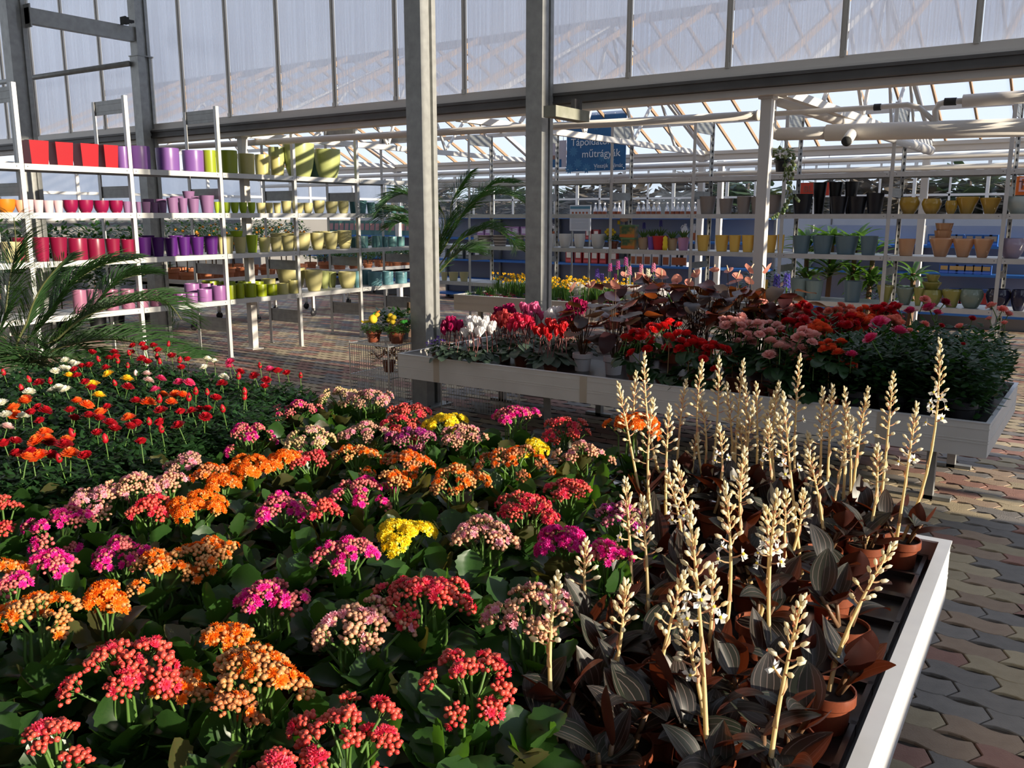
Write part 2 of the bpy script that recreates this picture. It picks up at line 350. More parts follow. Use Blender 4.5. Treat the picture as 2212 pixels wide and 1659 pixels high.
for yy in (5.47, 6.77):
    q = MB(); q.box(-.07, .07, yy, yy+.015, 3.74, 3.99); ob('end_plate', q.mesh('end_plate', galv), t)
q = MB(); q.tube([(-16.9, 6.72, 3.60), (-10.55, 6.72, 3.52)], .035, 10); tag(ob('tie_tube', q.mesh('tie_tube', galv, True)), 'grey steel tube running left from the stepped hall column', 'tube')
q = MB(); q.box(-.03,.03,-.08,0,0,.03); q.box(-.02,.05,-.12,-.08,-.03,.05); q.box(-.05,.06,-.14,-.12,-.035,.055); bk = q.mesh('bracket', hole_dark); tag(ob('cable_bracket', bk, None, (-10.4, 6.72, 3.98)), 'small black bracket on the stepped steel column', 'bracket')
# light / bracket block hung under the beam
t = thing('hanging_bracket', 'weathered steel channel bracket hung under the gutter beam', 'bracket', (-4.05, 6.8, 2.45))
q = MB(); q.box(-.06, .06, -.45, .1, 0, .09); ob('channel', q.mesh('channel', M('weathered_zinc', (.36,.36,.31), .7, .2, var=((.22,.23,.17), 10, .3))), t)
for yy in (-.06, .02):
    q = MB(); q.box(-.02, .02, yy-.02, yy+.02, .09, .18); ob('hanger', q.mesh('hanger', steel_dark), t)
# ---- pipes under the beam and the branching heating pipes
def pipe(name, runs, lab, mat_=None, group=None):
    t = thing(name, lab, 'pipe', group=group)
    for nm, pts, r in runs:
        q = MB(); q.tube(pts, r, 14); ob(nm, q.mesh(nm, mat_ or white_paint, True), t)
    return t
def arc(pts, n=6):
    out = []
    for i in range(len(pts)-2):
        a, b, c = map(Vector, pts[i:i+3])
        for k in range(n+1):
            u = k/n; out.append(a*(1-u)**2 + b*2*u*(1-u) + c*u*u)
    return out
PY = 7.25
def pp(x, y, Y=PY): return atY(x, y, Y)
pipe('water_pipe', [('run', [pp(300, 322), pp(890, 289), pp(1636, 249)], .036), ('end_cap', [pp(1634, 249), pp(1640, 249)], .042)], 'long white pipe slung beneath the dark gutter beam')
P2 = 7.5
pipe('heating_manifold', [
    ('main_run', [pp(1680, 290, P2), pp(1790, 287, P2)], .052), ('main_run', [pp(1785, 287, P2), pp(2260, 274, P2)], .066),
    ('elbow', arc([pp(1664, 262, P2), pp(1662, 292, P2), pp(1690, 290, P2)]), .05),
    ('riser', [pp(1668, 215, P2), pp(1664, 264, P2)], .042), ('return_run', [pp(1672, 212, P2), atz(2010, 325, 2.42)], .055),
    ('thin_branch', [pp(1654, 247, P2), pp(1900, 231, P2), pp(1960, 226, P2), pp(1985, 232, P2), pp(2018, 262, P2)], .020),
    ('thin_branch', [pp(2022, 272, P2), pp(2020, 240, P2), pp(2028, 225, P2), pp(2045, 220, P2), pp(2080, 218, P2)], .022),
    ('thick_branch', [pp(2080, 218, P2), pp(2260, 206, P2)], .046), ('sleeve_or_painted_bore', [pp(1888, 232, P2), pp(1903, 231, P2)], .026),
    ('sleeve_or_painted_bore', [pp(2040, 220, P2), pp(2066, 219, P2)], .028), ('stub', [pp(1842, 286, P2), pp(1829, 305, P2-.25)], .042), ('sleeve_or_painted_bore', [pp(1829.3, 304.6, P2-.245), pp(1828.6, 305.6, P2-.262)], .038)],  # last piece is a dark disc painting the shade inside the open stub
    'white heating pipe manifold with elbows and branches beside the hanging basket')
for o in bpy.data.objects:
    if o.name.startswith('sleeve_or_painted_bore'): o.data.materials[0] = hole_dark
# left boundary wall behind the left rack
g = MB(); LX = -17.0
g.box(LX-.1, LX, -7, 18, 0, 1.55); wl = struct(ob('wall_left', g.mesh('wall_left', M('left_wall', (.20,.195,.185), .7, var=((.165,.16,.155), 1.5, .3)))))
fmL = MB(); fmL.box(LX-.05, LX, 0, .06, 1.55, 2.62); fmL.box(LX-.05, LX, .06, 1.5, 1.55, 1.62); fmL.box(LX-.05, LX, .06, 1.5, 2.55, 2.62); fmL.box(LX-.04, LX-.01, .06, 1.5, 2.05, 2.10); fLm = fmL.mesh('frame', white_paint)
gL = MB(); gL.box(LX-.03, LX-.022, .06, 1.5, 1.62, 2.55); gLm = gL.mesh('sheet', pc)
for i in range(13):
    ob('frame', fLm, wl, (0, -1 + i*1.5, 0)); ob('sheet', gLm, wl, (0, -1 + i*1.5, 0))
# outside: dark tree line and ground beyond the windows
out_green = M('outside_ground', (.10,.11,.05), .9)
g = MB(); g.box(-60, 40, 22, 90, -.3, -.1); struct(ob('ground_outside', g.mesh('ground_outside', out_green)))
# ================================================================== SHELVING RACKS
def rack(name, lab, cat, mapf, posts, zs, ztop, dep, braces_z, mshelf, mpost):
    """mapf(s0,s1,d0,d1) -> x0,x1,y0,y1 ; s along the rack, d depth from the front"""
    t = thing(name, lab, cat)
    def bx(b, s0, s1, d0, d1, z0, z1, m=0): b.box(*mapf(s0, s1, d0, d1), z0, z1, m)
    for s in posts:
        q = MB(); bx(q, s-.02, s+.02, 0, .006, .004, ztop); bx(q, s-.02, s-.014, .006, .045, .004, ztop); ob('post', q.mesh('post', mpost), t)
        q = MB(); bx(q, s-.02, s+.02, dep-.006, dep, .004, ztop-.03); bx(q, s-.02, s-.014, dep-.045, dep-.006, .004, ztop-.03)
        k = .12
        while k < ztop - .1: bx(q, s-.006, s+.008, dep-.0075, dep-.006, k, k+.03, 1); k += .075
        ob('post', q.mesh('post', [mpost, hole_dark]), t)
        for z0, h in braces_z:
            q = MB(); bx(q, s-.008, s+.002, .03, dep-.02, z0, z0+h); bx(q, s+.002, s+.005, .03, dep-.02, z0+h*.25, z0+h*.29); bx(q, s+.002, s+.005, .03, dep-.02, z0+h*.72, z0+h*.76); bx(q, s-.011, s-.008, .03, dep-.02, z0+h*.25, z0+h*.29); bx(q, s-.011, s-.008, .03, dep-.02, z0+h*.72, z0+h*.76)
            ob('brace', q.mesh('brace', galv), t)
    for z in zs:
        for a, b_ in zip(posts[:-1], posts[1:]):
            q = MB(); bx(q, a+.022, b_-.022, -.002, dep, z-.012, z); bx(q, a+.022, b_-.022, -.006, 0.0, z-.055, z); bx(q, a+.022, b_-.022, dep-.006, dep, z-.05, z)
            for sx in (a+.05, b_-.05): bx(q, sx-.004, sx+.004, -.0075, -.006, z-.03, z-.022, 1)
            ob('shelf', q.mesh('shelf', [mshelf, hole_dark]), t)
    for s in posts:
        for d in (0, dep):
            q = MB(); bx(q, s-.028, s+.028, d-.028 if d else -.012, (d+.012) if d else .05, 0, .005); ob('foot', q.mesh('foot', galv), t)
    return t
AX = -8.55; AZ = (2.125, 1.675, 1.21, .68)
rackA = rack('shelving_rack', 'zinc shelving rack stocked with pots sorted by colour', 'rack', lambda s0,s1,d0,d1: (AX-d1, AX-d0, s0, s1),
     [3.17, 4.27, 5.375, 6.48, 7.57, 8.66, 9.75], AZ, 2.85, .60, [(2.68,.14), (1.83,.12), (.97,.12), (.30,.16)], galv_l, galv_l)
BY = 10.5; BZ = (2.12, 1.665, 1.205, .66)
rackB = rack('shelving_rack', 'long zinc shelving rack standing inside the glasshouse', 'rack', lambda s0,s1,d0,d1: (s0, s1, BY+d0, BY+d1),
     [-9.28, -8.1, -6.92, -5.72, -4.56, -3.42, -2.23, -1.1, .06, 1.2], BZ, 2.86, .58, [(2.66,.15), (1.85,.10), (.98,.08)], galv_l, galv_l)

# ================================================================== POTS
def pot_mesh(kind):
    b = MB()
    if kind == 'square':
        def ring(w, z): return [(-w,-w,z),(w,-w,z),(w,w,z),(-w,w,z)]
        vs = ring(.86,0)+ring(1,1)+ring(.90,1)+ring(.88,.82); fs = [(0,3,2,1)]
        for j in range(3): fs += [(j*4+k, j*4+(k+1)%4, (j+1)*4+(k+1)%4, (j+1)*4+k) for k in range(4)]
        fs.append((12,13,14,15)); b.add(vs, fs)
    else:
        P = {'cyl': [(0,0),(.93,0),(.96,.03),(.985,.5),(1,.97),(.98,1),(.90,1),(.89,.85),(0,.8)],
             'taper': [(0,0),(.70,0),(.74,.02),(.88,.5),(.985,.96),(1,1),(.92,1),(.88,.85),(0,.8)],
             'egg': [(0,0),(.60,0),(.68,.03),(.86,.3),(.97,.6),(1,.85),(.985,1),(.90,1),(.90,.85),(0,.75)],
             'cup': [(0,0),(.62,0),(.64,.10),(.74,.14),(.92,.42),(.99,.75),(1,1),(.92,1),(.91,.8),(0,.7)],
             'bowl': [(0,0),(.50,0),(.60,.05),(.86,.32),(1,.62),(.99,.82),(.88,.95),(.86,1),(.80,1),(.82,.92),(.92,.75),(0,.25)],
             'flare': [(0,0),(.45,0),(.52,.05),(.72,.45),(.95,.82),(1,.93),(.98,1),(.90,1),(.86,.85),(0,.3)],
             'rim': [(0,0),(.72,0),(.84,.70),(.96,.71),(1,.74),(1,.99),(.98,1),(.92,1),(.90,.9),(0,.86)],
             'tall': [(0,0),(.62,0),(.65,.02),(.85,.6),(1,1),(.9,1),(.84,.8),(0,.7)]}[kind]
        b.lathe(P, 26)
    return b.mesh('pot_' + kind, white_pl, kind != 'square')
POT = {k: pot_mesh(k) for k in ('square','cyl','taper','egg','cup','bowl','flare','rim','tall')}
for k, me in POT.items():
    if k != 'square':
        try: me.set_sharp_from_angle(angle=math.radians(38))
        except Exception: pass
def ceram(name, c, rough=.35, coat=0.0): return M('glaze_' + name, c, rough, coat=coat, objvar=.07, spec=.4)
C_ = {'red': (.48,.010,.02), 'violet': (.33,.15,.52), 'green': (.27,.33,.02), 'olive': (.47,.43,.16), 'lime': (.50,.62,.12), 'limebig': (.55,.60,.22), 'orange': (.85,.27,.02), 'peach': (.85,.45,.28),
      'palepink': (.86,.62,.66), 'magenta': (.32,.008,.07), 'mauve': (.42,.22,.44), 'applegreen': (.40,.55,.03), 'straw': (.66,.60,.27), 'teal': (.16,.36,.36), 'tealdk': (.12,.27,.31), 'cream': (.80,.72,.38),
      'crimson': (.28,.009,.05), 'plum': (.075,.012,.14), 'rose': (.52,.20,.33), 'orchid': (.46,.19,.50), 'chartreuse': (.37,.45,.01),
      'taupe': (.25,.21,.185), 'black': (.012,.012,.016), 'gold': (.72,.48,.13), 'white': (.72,.70,.66), 'bluegrey': (.11,.17,.20), 'greygreen': (.20,.27,.26), 'yellowochre': (.75,.47,.10)}
for k_ in ('violet','mauve','rose','orchid','magenta','crimson','palepink','orange','peach','red','applegreen','chartreuse','teal','straw','limebig','cream'): C_[k_] = tuple(c*(.56 if k_ in ('violet','mauve','rose','orchid') else .74) for c in C_[k_])
for k_, v_ in list(C_.items()): ceram(k_, v_)
glassy = {}
def glass_bowl(name, c):
    m, n, L, p, out = mat_nodes('bowl_' + name); p.inputs['Base Color'].default_value = (*c, 1); p.inputs['Roughness'].default_value = .12; p.inputs['Coat Weight'].default_value = .6
    t = n.new('ShaderNodeBsdfTranslucent'); t.inputs['Color'].default_value = (*[min(1, x*1.5) for x in c], 1); ms = n.new('ShaderNodeMixShader'); ms.inputs[0].default_value = .35
    L.new(p.outputs[0], ms.inputs[1]); L.new(t.outputs[0], ms.inputs[2]); L.new(ms.outputs[0], out.inputs['Surface']); glassy[name] = m; return m
for k_, c_ in {'goldbowl': (.50,.33,.05), 'olivebowl': (.38,.36,.10), 'silver': (.50,.54,.50), 'peachbowl': (.62,.38,.22), 'lilac': (.42,.35,.45), 'smoke': (.03,.03,.07), 'seagreen': (.25,.32,.27)}.items(): glass_bowl(k_, c_)
SW = {'red': 'glossy red', 'violet': 'violet', 'green': 'moss green', 'olive': 'olive', 'limebig': 'lime', 'orange': 'orange', 'peach': 'peach', 'palepink': 'pale pink', 'magenta': 'magenta', 'mauve': 'mauve', 'applegreen': 'apple green',
      'straw': 'straw yellow', 'teal': 'teal', 'tealdk': 'dark teal', 'cream': 'cream yellow', 'crimson': 'crimson', 'plum': 'dark plum', 'rose': 'dusty rose', 'orchid': 'orchid purple', 'chartreuse': 'chartreuse', 'taupe': 'taupe', 'black': 'black',
      'gold': 'gold', 'white': 'off-white', 'bluegrey': 'blue-grey', 'greygreen': 'grey-green', 'yellowochre': 'ochre yellow', 'goldbowl': 'gold glass', 'olivebowl': 'olive glass', 'silver': 'pale silver glass', 'peachbowl': 'peach glass', 'lilac': 'lilac glass', 'smoke': 'smoky purple glass', 'seagreen': 'sea green glass', 'lime': 'lime'}
KW = {'cyl': 'cylinder pot', 'taper': 'tapered pot', 'egg': 'rounded planter', 'cup': 'cup-shaped pot', 'bowl': 'bowl', 'square': 'cube planter', 'flare': 'flared bowl', 'tall': 'tall tapered planter', 'rim': 'rimmed pot'}
SHN = ('top shelf', 'second shelf', 'third shelf', 'bottom shelf')
def put_pot(rackid, sh, x0, x1, ytop, kind, col, back=0.0, lift=0.0, zt=None, extra=''):
    z = (AZ if rackid == 'A' else BZ)[sh] + lift
    xc = (x0 + x1) / 2; 
    if rackid == 'A': P = atX(xc, 465, AX - .03 - back); r = (x1-x0)/2 * depth(P) / F_PX * (.97); pos = atX(xc, 465, AX - .02 - back - r); ht = atX(xc, ytop, AX - .02 - back - r*.5).z - z
    else: P = atY(xc, 465, BY + .03 + back); r = (x1-x0)/2 * depth(P) / F_PX * .93; pos = atY(xc, 465, BY + .02 + back + r); ht = atY(xc, ytop, BY + .02 + back + r*.5).z - z
    if kind == 'square': r *= .80
    ht = max(.05, min(ht, .5)); s = (r, r, ht)
    m = glassy.get(col) or MATS['glaze_' + col]
    where = SHN[sh] + (' of the colour-sorted rack' if rackid == 'A' else ' of the glasshouse rack')
    lab = '%s %s %son the %s' % (SW[col], KW[kind], extra, where)
    o = ob('planter' if kind in ('square','egg','tall') else ('bowl' if kind in ('bowl','flare') else 'flower_pot'), POT[kind], None, (pos.x, pos.y, z), (0,0,0 if kind == 'square' else rnd.uniform(0,6)), s, [m])
    tag(o, lab, 'planter' if kind in ('square','egg','tall') else ('bowl' if kind in ('bowl','flare') else 'pot'), '%s %ss on the %s %s' % (SW[col], KW[kind], rackid == 'A' and 'colour-sorted' or 'glasshouse', SHN[sh]))
    return o
for sh, rows in {
 0: [(62,116,304,'square','red'),(118,168,308,'square','red'),(170,222,311,'square','red'),(222,264,314,'square','red'),(262,290,317,'cyl','violet'),(287,334,316,'cyl','violet'),(346,396,320,'cyl','violet'),(402,448,325,'cyl','violet'),(446,474,325,'cyl','green'),(481,520,325,'cyl','green'),
     (520,556,332,'cyl','olive'),(556,589,334,'cyl','olive'),(589,618,338,'cyl','olive')],
 1: [(-6,35,430,'cup','orange'),(36,57,432,'cup','peach'),(58,75,431,'taper','palepink'),(74,96,432,'taper','palepink'),(96,118,433,'taper','palepink'),(118,138,433,'taper','palepink'),(138,170,432,'cup','magenta'),(170,203,432,'cup','magenta'),(204,237,433,'cup','magenta'),(237,267,433,'cup','magenta'),
     (267,284,435,'taper','mauve'),(295,306,436,'taper','mauve'),(307,327,436,'taper','mauve'),(327,343,437,'taper','mauve'),(344,362,437,'taper','mauve'),(362,387,427,'taper','mauve'),(387,407,428,'taper','mauve'),(407,432,429,'taper','mauve'),(433,465,422,'taper','mauve'),(464,475,436,'cup','applegreen'),(483,499,437,'cup','applegreen'),(499,517,437,'cup','applegreen'),(517,535,437,'cup','applegreen'),(536,553,437,'cup','applegreen'),
     (554,575,438,'taper','straw'),(574,591,438,'taper','straw'),(591,608,438,'taper','straw'),(608,631,434,'taper','straw'),(630,657,438,'egg','straw'),(655,677,438,'egg','straw'),(676,703,433,'egg','straw'),(703,731,435,'egg','straw'),(730,755,434,'egg','straw'),(765,794,433,'taper','teal'),(792,811,437,'taper','teal'),(810,827,440,'taper','teal'),(827,843,443,'taper','teal'),(843,858,445,'taper','teal'),(858,874,445,'taper','teal')],
 2: [(-4,38,523,'taper','cream'),(66,100,513,'taper','crimson'),(101,139,513,'taper','crimson'),(140,182,515,'cyl','crimson'),(182,220,516,'cyl','crimson'),(222,254,516,'taper','crimson'),(255,287,517,'taper','crimson'),(290,322,513,'taper','plum'),(322,350,513,'taper','plum'),(350,379,514,'taper','plum'),(379,407,512,'taper','plum'),(407,437,512,'taper','plum'),(437,468,510,'taper','plum'),
     (467,482,512,'taper','straw'),(478,501,511,'taper','straw'),(501,529,512,'taper','straw'),(528,554,508,'taper','applegreen'),(554,582,513,'taper','straw'),(580,606,513,'taper','straw'),(605,633,509,'taper','straw'),(632,669,503,'egg','straw'),(668,698,503,'egg','straw'),(697,728,503,'egg','straw'),(726,759,498,'egg','straw'),(765,794,510,'cyl','teal'),(800,825,509,'cyl','teal'),(824,836,511,'cyl','teal'),(835,856,511,'cyl','teal'),(855,873,511,'cyl','teal')],
 3: [(140,170,628,'cyl','rose'),(172,205,627,'cyl','rose'),(210,240,627,'cyl','rose'),(246,276,626,'cyl','rose'),(280,306,626,'cyl','rose'),(308,335,626,'cyl','rose'),(335,366,627,'cyl','rose'),(366,389,633,'cyl','orchid'),(388,415,634,'cyl','orchid'),(415,447,626,'cyl','orchid'),(447,479,618,'cyl','orchid'),(478,500,617,'cyl','chartreuse'),(499,518,613,'cyl','chartreuse'),(518,545,614,'cyl','chartreuse'),(544,568,615,'cyl','chartreuse'),(567,591,615,'cyl','chartreuse'),(590,616,613,'cyl','olive'),(615,638,606,'cyl','olive'),
     (652,692,584,'egg','straw'),(725,765,588,'egg','straw'),(760,775,586,'cyl','tealdk'),(790,822,588,'cyl','tealdk'),(821,847,587,'cyl','tealdk'),(849,877,588,'cyl','tealdk')]}.items():
    for r_ in rows: put_pot('A', sh, *r_)
# back rows, stacks and big planters
for a in [(0,586,622,318,'egg','limebig',.26),(0,616,686,309,'egg','limebig',.02),(0,683,741,322,'egg','limebig',.02),(1,309,335,430,'taper','mauve',.22),(1,336,362,430,'taper','mauve',.22),(1,370,398,424,'taper','mauve',.24),(1,405,432,424,'taper','mauve',.24),(2,20,56,514,'taper','crimson',.25),(2,300,330,509,'taper','plum',.28),(2,360,392,509,'taper','plum',.28),(2,395,424,508,'taper','plum',.28),(2,462,498,507,'taper','applegreen',.26),(2,580,640,504,'taper','straw',.28),(2,672,735,500,'egg','straw',.26),
          (3,387,420,614,'cyl','orchid',.26),(3,420,452,613,'cyl','orchid',.26),(3,425,465,608,'cyl','chartreuse',.30),(3,465,500,609,'cyl','chartreuse',.30),(3,505,535,609,'cyl','chartreuse',.27),(3,535,562,609,'cyl','chartreuse',.27),(3,556,588,603,'cyl','olive',.30),(3,592,655,580,'egg','straw',.25),(3,683,706,586,'egg','limebig',.24),(3,700,722,588,'egg','limebig',.28),(3,768,800,584,'cyl','tealdk',.28),(1,755,772,434,'taper','teal',.25),(2,755,768,512,'cyl','teal',.25)]:
    sh, x0, x1, yt, kd, cl, bk = a; put_pot('A', sh, x0, x1, yt, kd, cl, back=bk, extra='in the back row ' if bk > .1 else 'beside the posts ')
put_pot('A', 1, 397, 424, 413, 'taper', 'mauve', back=.25, lift=.155, extra='stacked ')
put_pot('A', 2, 494, 523, 499, 'taper', 'applegreen', back=.05, lift=.19, extra='stacked ')
for sh, rows in {
 1: [(1508,1547,424,'taper','taupe'),(1551,1584,429,'taper','taupe'),(1589,1622,424,'taper','taupe'),(1619,1655,425,'taper','taupe'),(1650,1688,421,'taper','taupe'),(1708,1755,419,'taper','black'),(1790,1830,424,'taper','black'),(1830,1872,424,'taper','black'),(1868,1908,417,'taper','black'),
     (1940,1985,426,'bowl','goldbowl'),(1989,2032,429,'bowl','goldbowl'),(2040,2066,433,'bowl','goldbowl'),(2061,2112,425,'flare','goldbowl'),(2114,2160,427,'flare','goldbowl'),(2170,2225,424,'bowl','silver')],
 2: [(945,962,505,'taper','white'),(1022,1036,508,'taper','white'),(1178,1202,505,'egg','white'),(1206,1236,505,'egg','white'),(1239,1266,505,'egg','white'),(1276,1310,506,'egg','white'),
     (1506,1536,508,'taper','yellowochre'),(1546,1578,508,'taper','yellowochre'),(1576,1604,508,'taper','yellowochre'),(1604,1634,508,'taper','yellowochre'),(1630,1656,507,'taper','yellowochre'),(1654,1682,508,'taper','yellowochre'),(1682,1698,507,'taper','yellowochre'),(1714,1756,509,'taper','bluegrey'),(1757,1806,509,'taper','bluegrey'),(1806,1860,510,'taper','bluegrey'),(1862,1902,510,'taper','bluegrey'),
     (1945,1983,516,'taper','peachbowl'),(2012,2066,514,'flare','peachbowl'),(2063,2112,516,'flare','peachbowl'),(2108,2152,516,'flare','peachbowl'),(2166,2222,515,'bowl','lilac')],
 3: [(950,966,588,'taper','cream'),(966,990,588,'taper','cream'),(990,1012,588,'taper','cream'),(1650,1668,605,'taper','yellowochre'),(1715,1756,602,'taper','greygreen'),(1748,1790,607,'taper','greygreen'),(1832,1876,608,'taper','bluegrey'),(1906,1944,617,'flare','olivebowl'),(1948,1992,622,'flare','seagreen'),(1988,2010,622,'flare','olivebowl'),(2003,2052,627,'bowl','olivebowl'),(2050,2096,627,'flare','olivebowl'),(2090,2142,626,'bowl','seagreen'),(2148,2202,626,'bowl','smoke'),(2203,2240,627,'bowl','smoke')]}.items():
    for r_ in rows: put_pot('B', sh, *r_)
for a in [(1,1752,1783,394,'tall','black',.08),(1,1786,1817,393,'tall','black',.08),(1,1820,1850,392,'tall','black',.1)]: put_pot('B', a[0], *a[1:6], back=.3)
put_pot('B', 2, 2021, 2060, 498, 'taper', 'peachbowl', back=.06, lift=.17, extra='stacked in the middle '); put_pot('B', 2, 2022, 2062, 482, 'taper', 'peachbowl', back=.06, lift=.27, extra='crowning the stack ')
put_pot('B', 3, 2004, 2048, 610, 'flare', 'olivebowl', back=.06, lift=.15, extra='stacked in the middle '); put_pot('B', 3, 2012, 2043, 594, 'flare', 'olivebowl', back=.06, lift=.235, extra='crowning the stack ')
# banded pots behind the palm
band, n, L, p, out = mat_nodes('striped_glaze')
tcn = n.new('ShaderNodeTexCoord'); wv = n.new('ShaderNodeTexWave'); wv.bands_direction = 'Z'; wv.inputs['Scale'].default_value = 1.1; wv.inputs['Distortion'].default_value = .6; cr = n.new('ShaderNodeValToRGB')
cr.color_ramp.elements[0].color = (.10,.075,.06,1); cr.color_ramp.elements[1].color = (.55,.48,.42,1); L.new(tcn.outputs['Object'], wv.inputs['Vector']); L.new(wv.outputs['Fac'], cr.inputs[0]); L.new(cr.outputs[0], p.inputs['Base Color'])
for x0, x1 in ((1031,1064),(1062,1098),(1112,1134),(1132,1150)):
    o = put_pot('B', 2, x0, x1, 508, 'taper', 'white'); o.material_slots[0].material = band; tag(o, 'brown and cream banded pot on the third glasshouse shelf behind the palm', 'pot', 'banded pots behind the palm')

# ================================================================== BENCHES
def bench(lab, x0, x1, y0, y1, zr, hp, mpan, rz=0.0, org=(0,0), legs=(), rim=.03, trays=True):
    t = thing('display_bench', lab, 'bench', (org[0], org[1], 0), rz); th = .012
    def bx(nm, *a, m=None):
        q = MB(); q.box(*a); return ob(nm, q.mesh(nm, m or mpan), t)
    for nm, a in (('side_panel', (x0, x1, y0, y0+th, zr-hp, zr)), ('side_panel', (x0, x1, y1-th, y1, zr-hp, zr)), ('side_panel', (x0, x0+th, y0+th, y1-th, zr-hp, zr)), ('side_panel', (x1-th, x1, y0+th, y1-th, zr-hp, zr))): 
        s = bx(nm, *a)
        horiz = a[1]-a[0] > a[3]-a[2]
        q = MB()
        for zz in (zr-.035, zr-hp*.52, zr-hp*.60):
            if horiz:
                yy = a[2]-.002 if a[2] == y0 else a[3]; q.box(a[0]+.005, a[1]-.005, yy, yy+.002, zz, zz+.006)
            else:
                xx = a[0]-.002 if a[0] == x0 else a[1]; q.box(xx, xx+.002, a[2], a[3], zz, zz+.006)
        ob('groove_rib', q.mesh('groove_rib', mpan), s)
    rimm = alu
    for a in ((x0-.004, x1+.004, y0-.004, y0+rim, zr, zr+.006), (x0-.004, x1+.004, y1-rim, y1+.004, zr, zr+.006), (x0-.004, x0+rim, y0+rim, y1-rim, zr, zr+.006), (x1-rim, x1+.004, y0+rim, y1-rim, zr, zr+.006)): bx('rim', *a, m=rimm)
    bx('bed', x0+th, x1-th, y0+th, y1-th, zr-hp*.5, zr-.072, m=blk_plastic)
    for (xa, ya, xb, yb) in legs:
        q = MB(); q.bar((xa, ya, 0), (xb, yb, zr-hp), .05, .05); q.bar((xa-.12, ya, .012), (xa+.12, ya, .012), .05, .022); ob('leg', q.mesh('leg', galv), t)
    for x in (x0+.55, x1-.55):
        q = MB(); q.box(x-.03, x+.03, y0+.12, y1-.12, zr-hp-.03, zr-hp*.5); ob('cross_beam', q.mesh('cross_beam', galv), t)
    return t
B1Z, B2Z = .55, .55
B1RZ = math.radians(2.7)
bench1 = bench('near display bench with brushed aluminium sides full of kalanchoes, roses and jewel orchids', -5.0, 0, -3.5, 0, B1Z, .21, alu, B1RZ, (-.392, 3.188), legs=[(-.6,-.45,-.6,-.45),(-.6,-2.9,-.6,-2.9),(-4.4,-.45,-4.4,-.45),(-4.4,-2.9,-4.4,-2.9)], rim=.034)
# black cell trays on the near bench
trm = MB()
for i in range(3):
    for j in range(2):
        x0, y0 = i*.163, j*.19; trm.box(x0, x0+.15, y0, y0+.175, 0, .012)
for i in range(4): trm.box(i*.163-.013, i*.163, 0, .38, 0, .030)
for j in range(3): trm.box(0, .49, j*.19-.015, j*.19, 0, .030)
tme = trm.mesh('cell_tray', blk_plastic)
for i in range(2):
    for j in range(8):
        o = ob('cell_tray', tme, None, Matrix.Rotation(B1RZ, 3, 'Z') @ Vector((-.55 - i*.52, -.43 - j*.395, 0)) + Vector((-.392, 3.188, B1Z-.072)), (0,0,B1RZ))
        tag(o, 'black plastic cell tray lying on the near bench under the orchids', 'tray', 'black cell trays on the near bench')
bench2 = bench('grey-white display bench of cyclamens, anthuriums and begonias', -4.75, -.51, 5.2, 6.62, B2Z, .19, bench_white, 0, (0,0), legs=[(-.82,5.5,-.82,5.5),(-1.3,5.5,-1.2,5.45),(-3.5,5.5,-3.45,5.4),(-.82,6.3,-.82,6.3),(-3.5,6.3,-3.5,6.3),(-4.5,6.3,-4.5,6.3)], rim=.02)
for x in (-3.02, -1.62, -1.05, -4.35):
    q = MB(); q.box(x-.028, x+.028, 5.1965, 5.2, B2Z-.187, B2Z-.003); ob('joint_strip', q.mesh('joint_strip', M('joint_strip', (.52,.44,.34) if x == -3.02 else (.50,.49,.46), .6)), bench2)
bench3 = bench('concrete-grey bench of potted daffodils behind the hall columns', -7.25, -3.3, 9.05, 10.15, .62, .20, M('bench3', (.52,.48,.43), .7, var=((.42,.39,.35), 3, .3)), 0, (0,0), legs=[(-7,9.3,-7,9.3),(-3.6,9.3,-3.6,9.3),(-7,9.9,-7,9.9),(-3.6,9.9,-3.6,9.9)])
# wire cage trolley
t = thing('wire_trolley', 'wire mesh trolley carrying the chick-decorated cress pots', 'trolley', (0,0,0)); wm = M('wire', (.62,.63,.62), .3, .8)
cx0, cx1, cy0, cy1, cz = -5.50, -5.04, 5.40, 5.95, .555
def wire(nm, pts, r=.003):
    q = MB(); q.tube(pts, r, 6); return ob(nm, q.mesh(nm, wm), t)
for z_ in (cz, .28, .04):
    wire('rail', [(cx0,cy0,z_),(cx1,cy0,z_)], .005); wire('rail', [(cx0,cy1,z_),(cx1,cy1,z_)], .005); wire('rail', [(cx0,cy0,z_),(cx0,cy1,z_)], .005); wire('rail', [(cx1,cy0,z_),(cx1,cy1,z_)], .005)
for x_ in (cx0, cx1):
    for y_ in (cy0, cy1): wire('corner_rod', [(x_,y_,0),(x_,y_,cz+.02)], .006)
def wires(nm, gen):
    q = MB()
    for a, b_ in gen: q.tube([a, b_], .0022, 5)
    ob(nm, q.mesh(nm, wm), t)
wires('front_mesh', [((cx0+i*.028, cy0, .04), (cx0+i*.028, cy0, cz)) for i in range(1, 17)]); wires('back_mesh', [((cx0+i*.028, cy1, .04), (cx0+i*.028, cy1, cz)) for i in range(1, 17)])
wires('side_mesh', [((cx1, cy0+i*.028, .04), (cx1, cy0+i*.028, cz)) for i in range(1, 20)]); wires('side_mesh', [((cx0, cy0+i*.028, .04), (cx0, cy0+i*.028, cz)) for i in range(1, 20)])
wires('deck', [((cx0, cy0+i*.03, cz), (cx1, cy0+i*.03, cz)) for i in range(19)]); wires('deck', [((cx0, cy0+i*.03, .28), (cx1, cy0+i*.03, .28)) for i in range(19)])
t = thing('wire_fence', 'low wire mesh fence standing under the cyclamen bench', 'fence'); px0, px1, py = -4.65, -3.85, 5.62
for z_ in (.05, .17, .33): wire('rail', [(px0,py,z_),(px1,py,z_)], .0045)
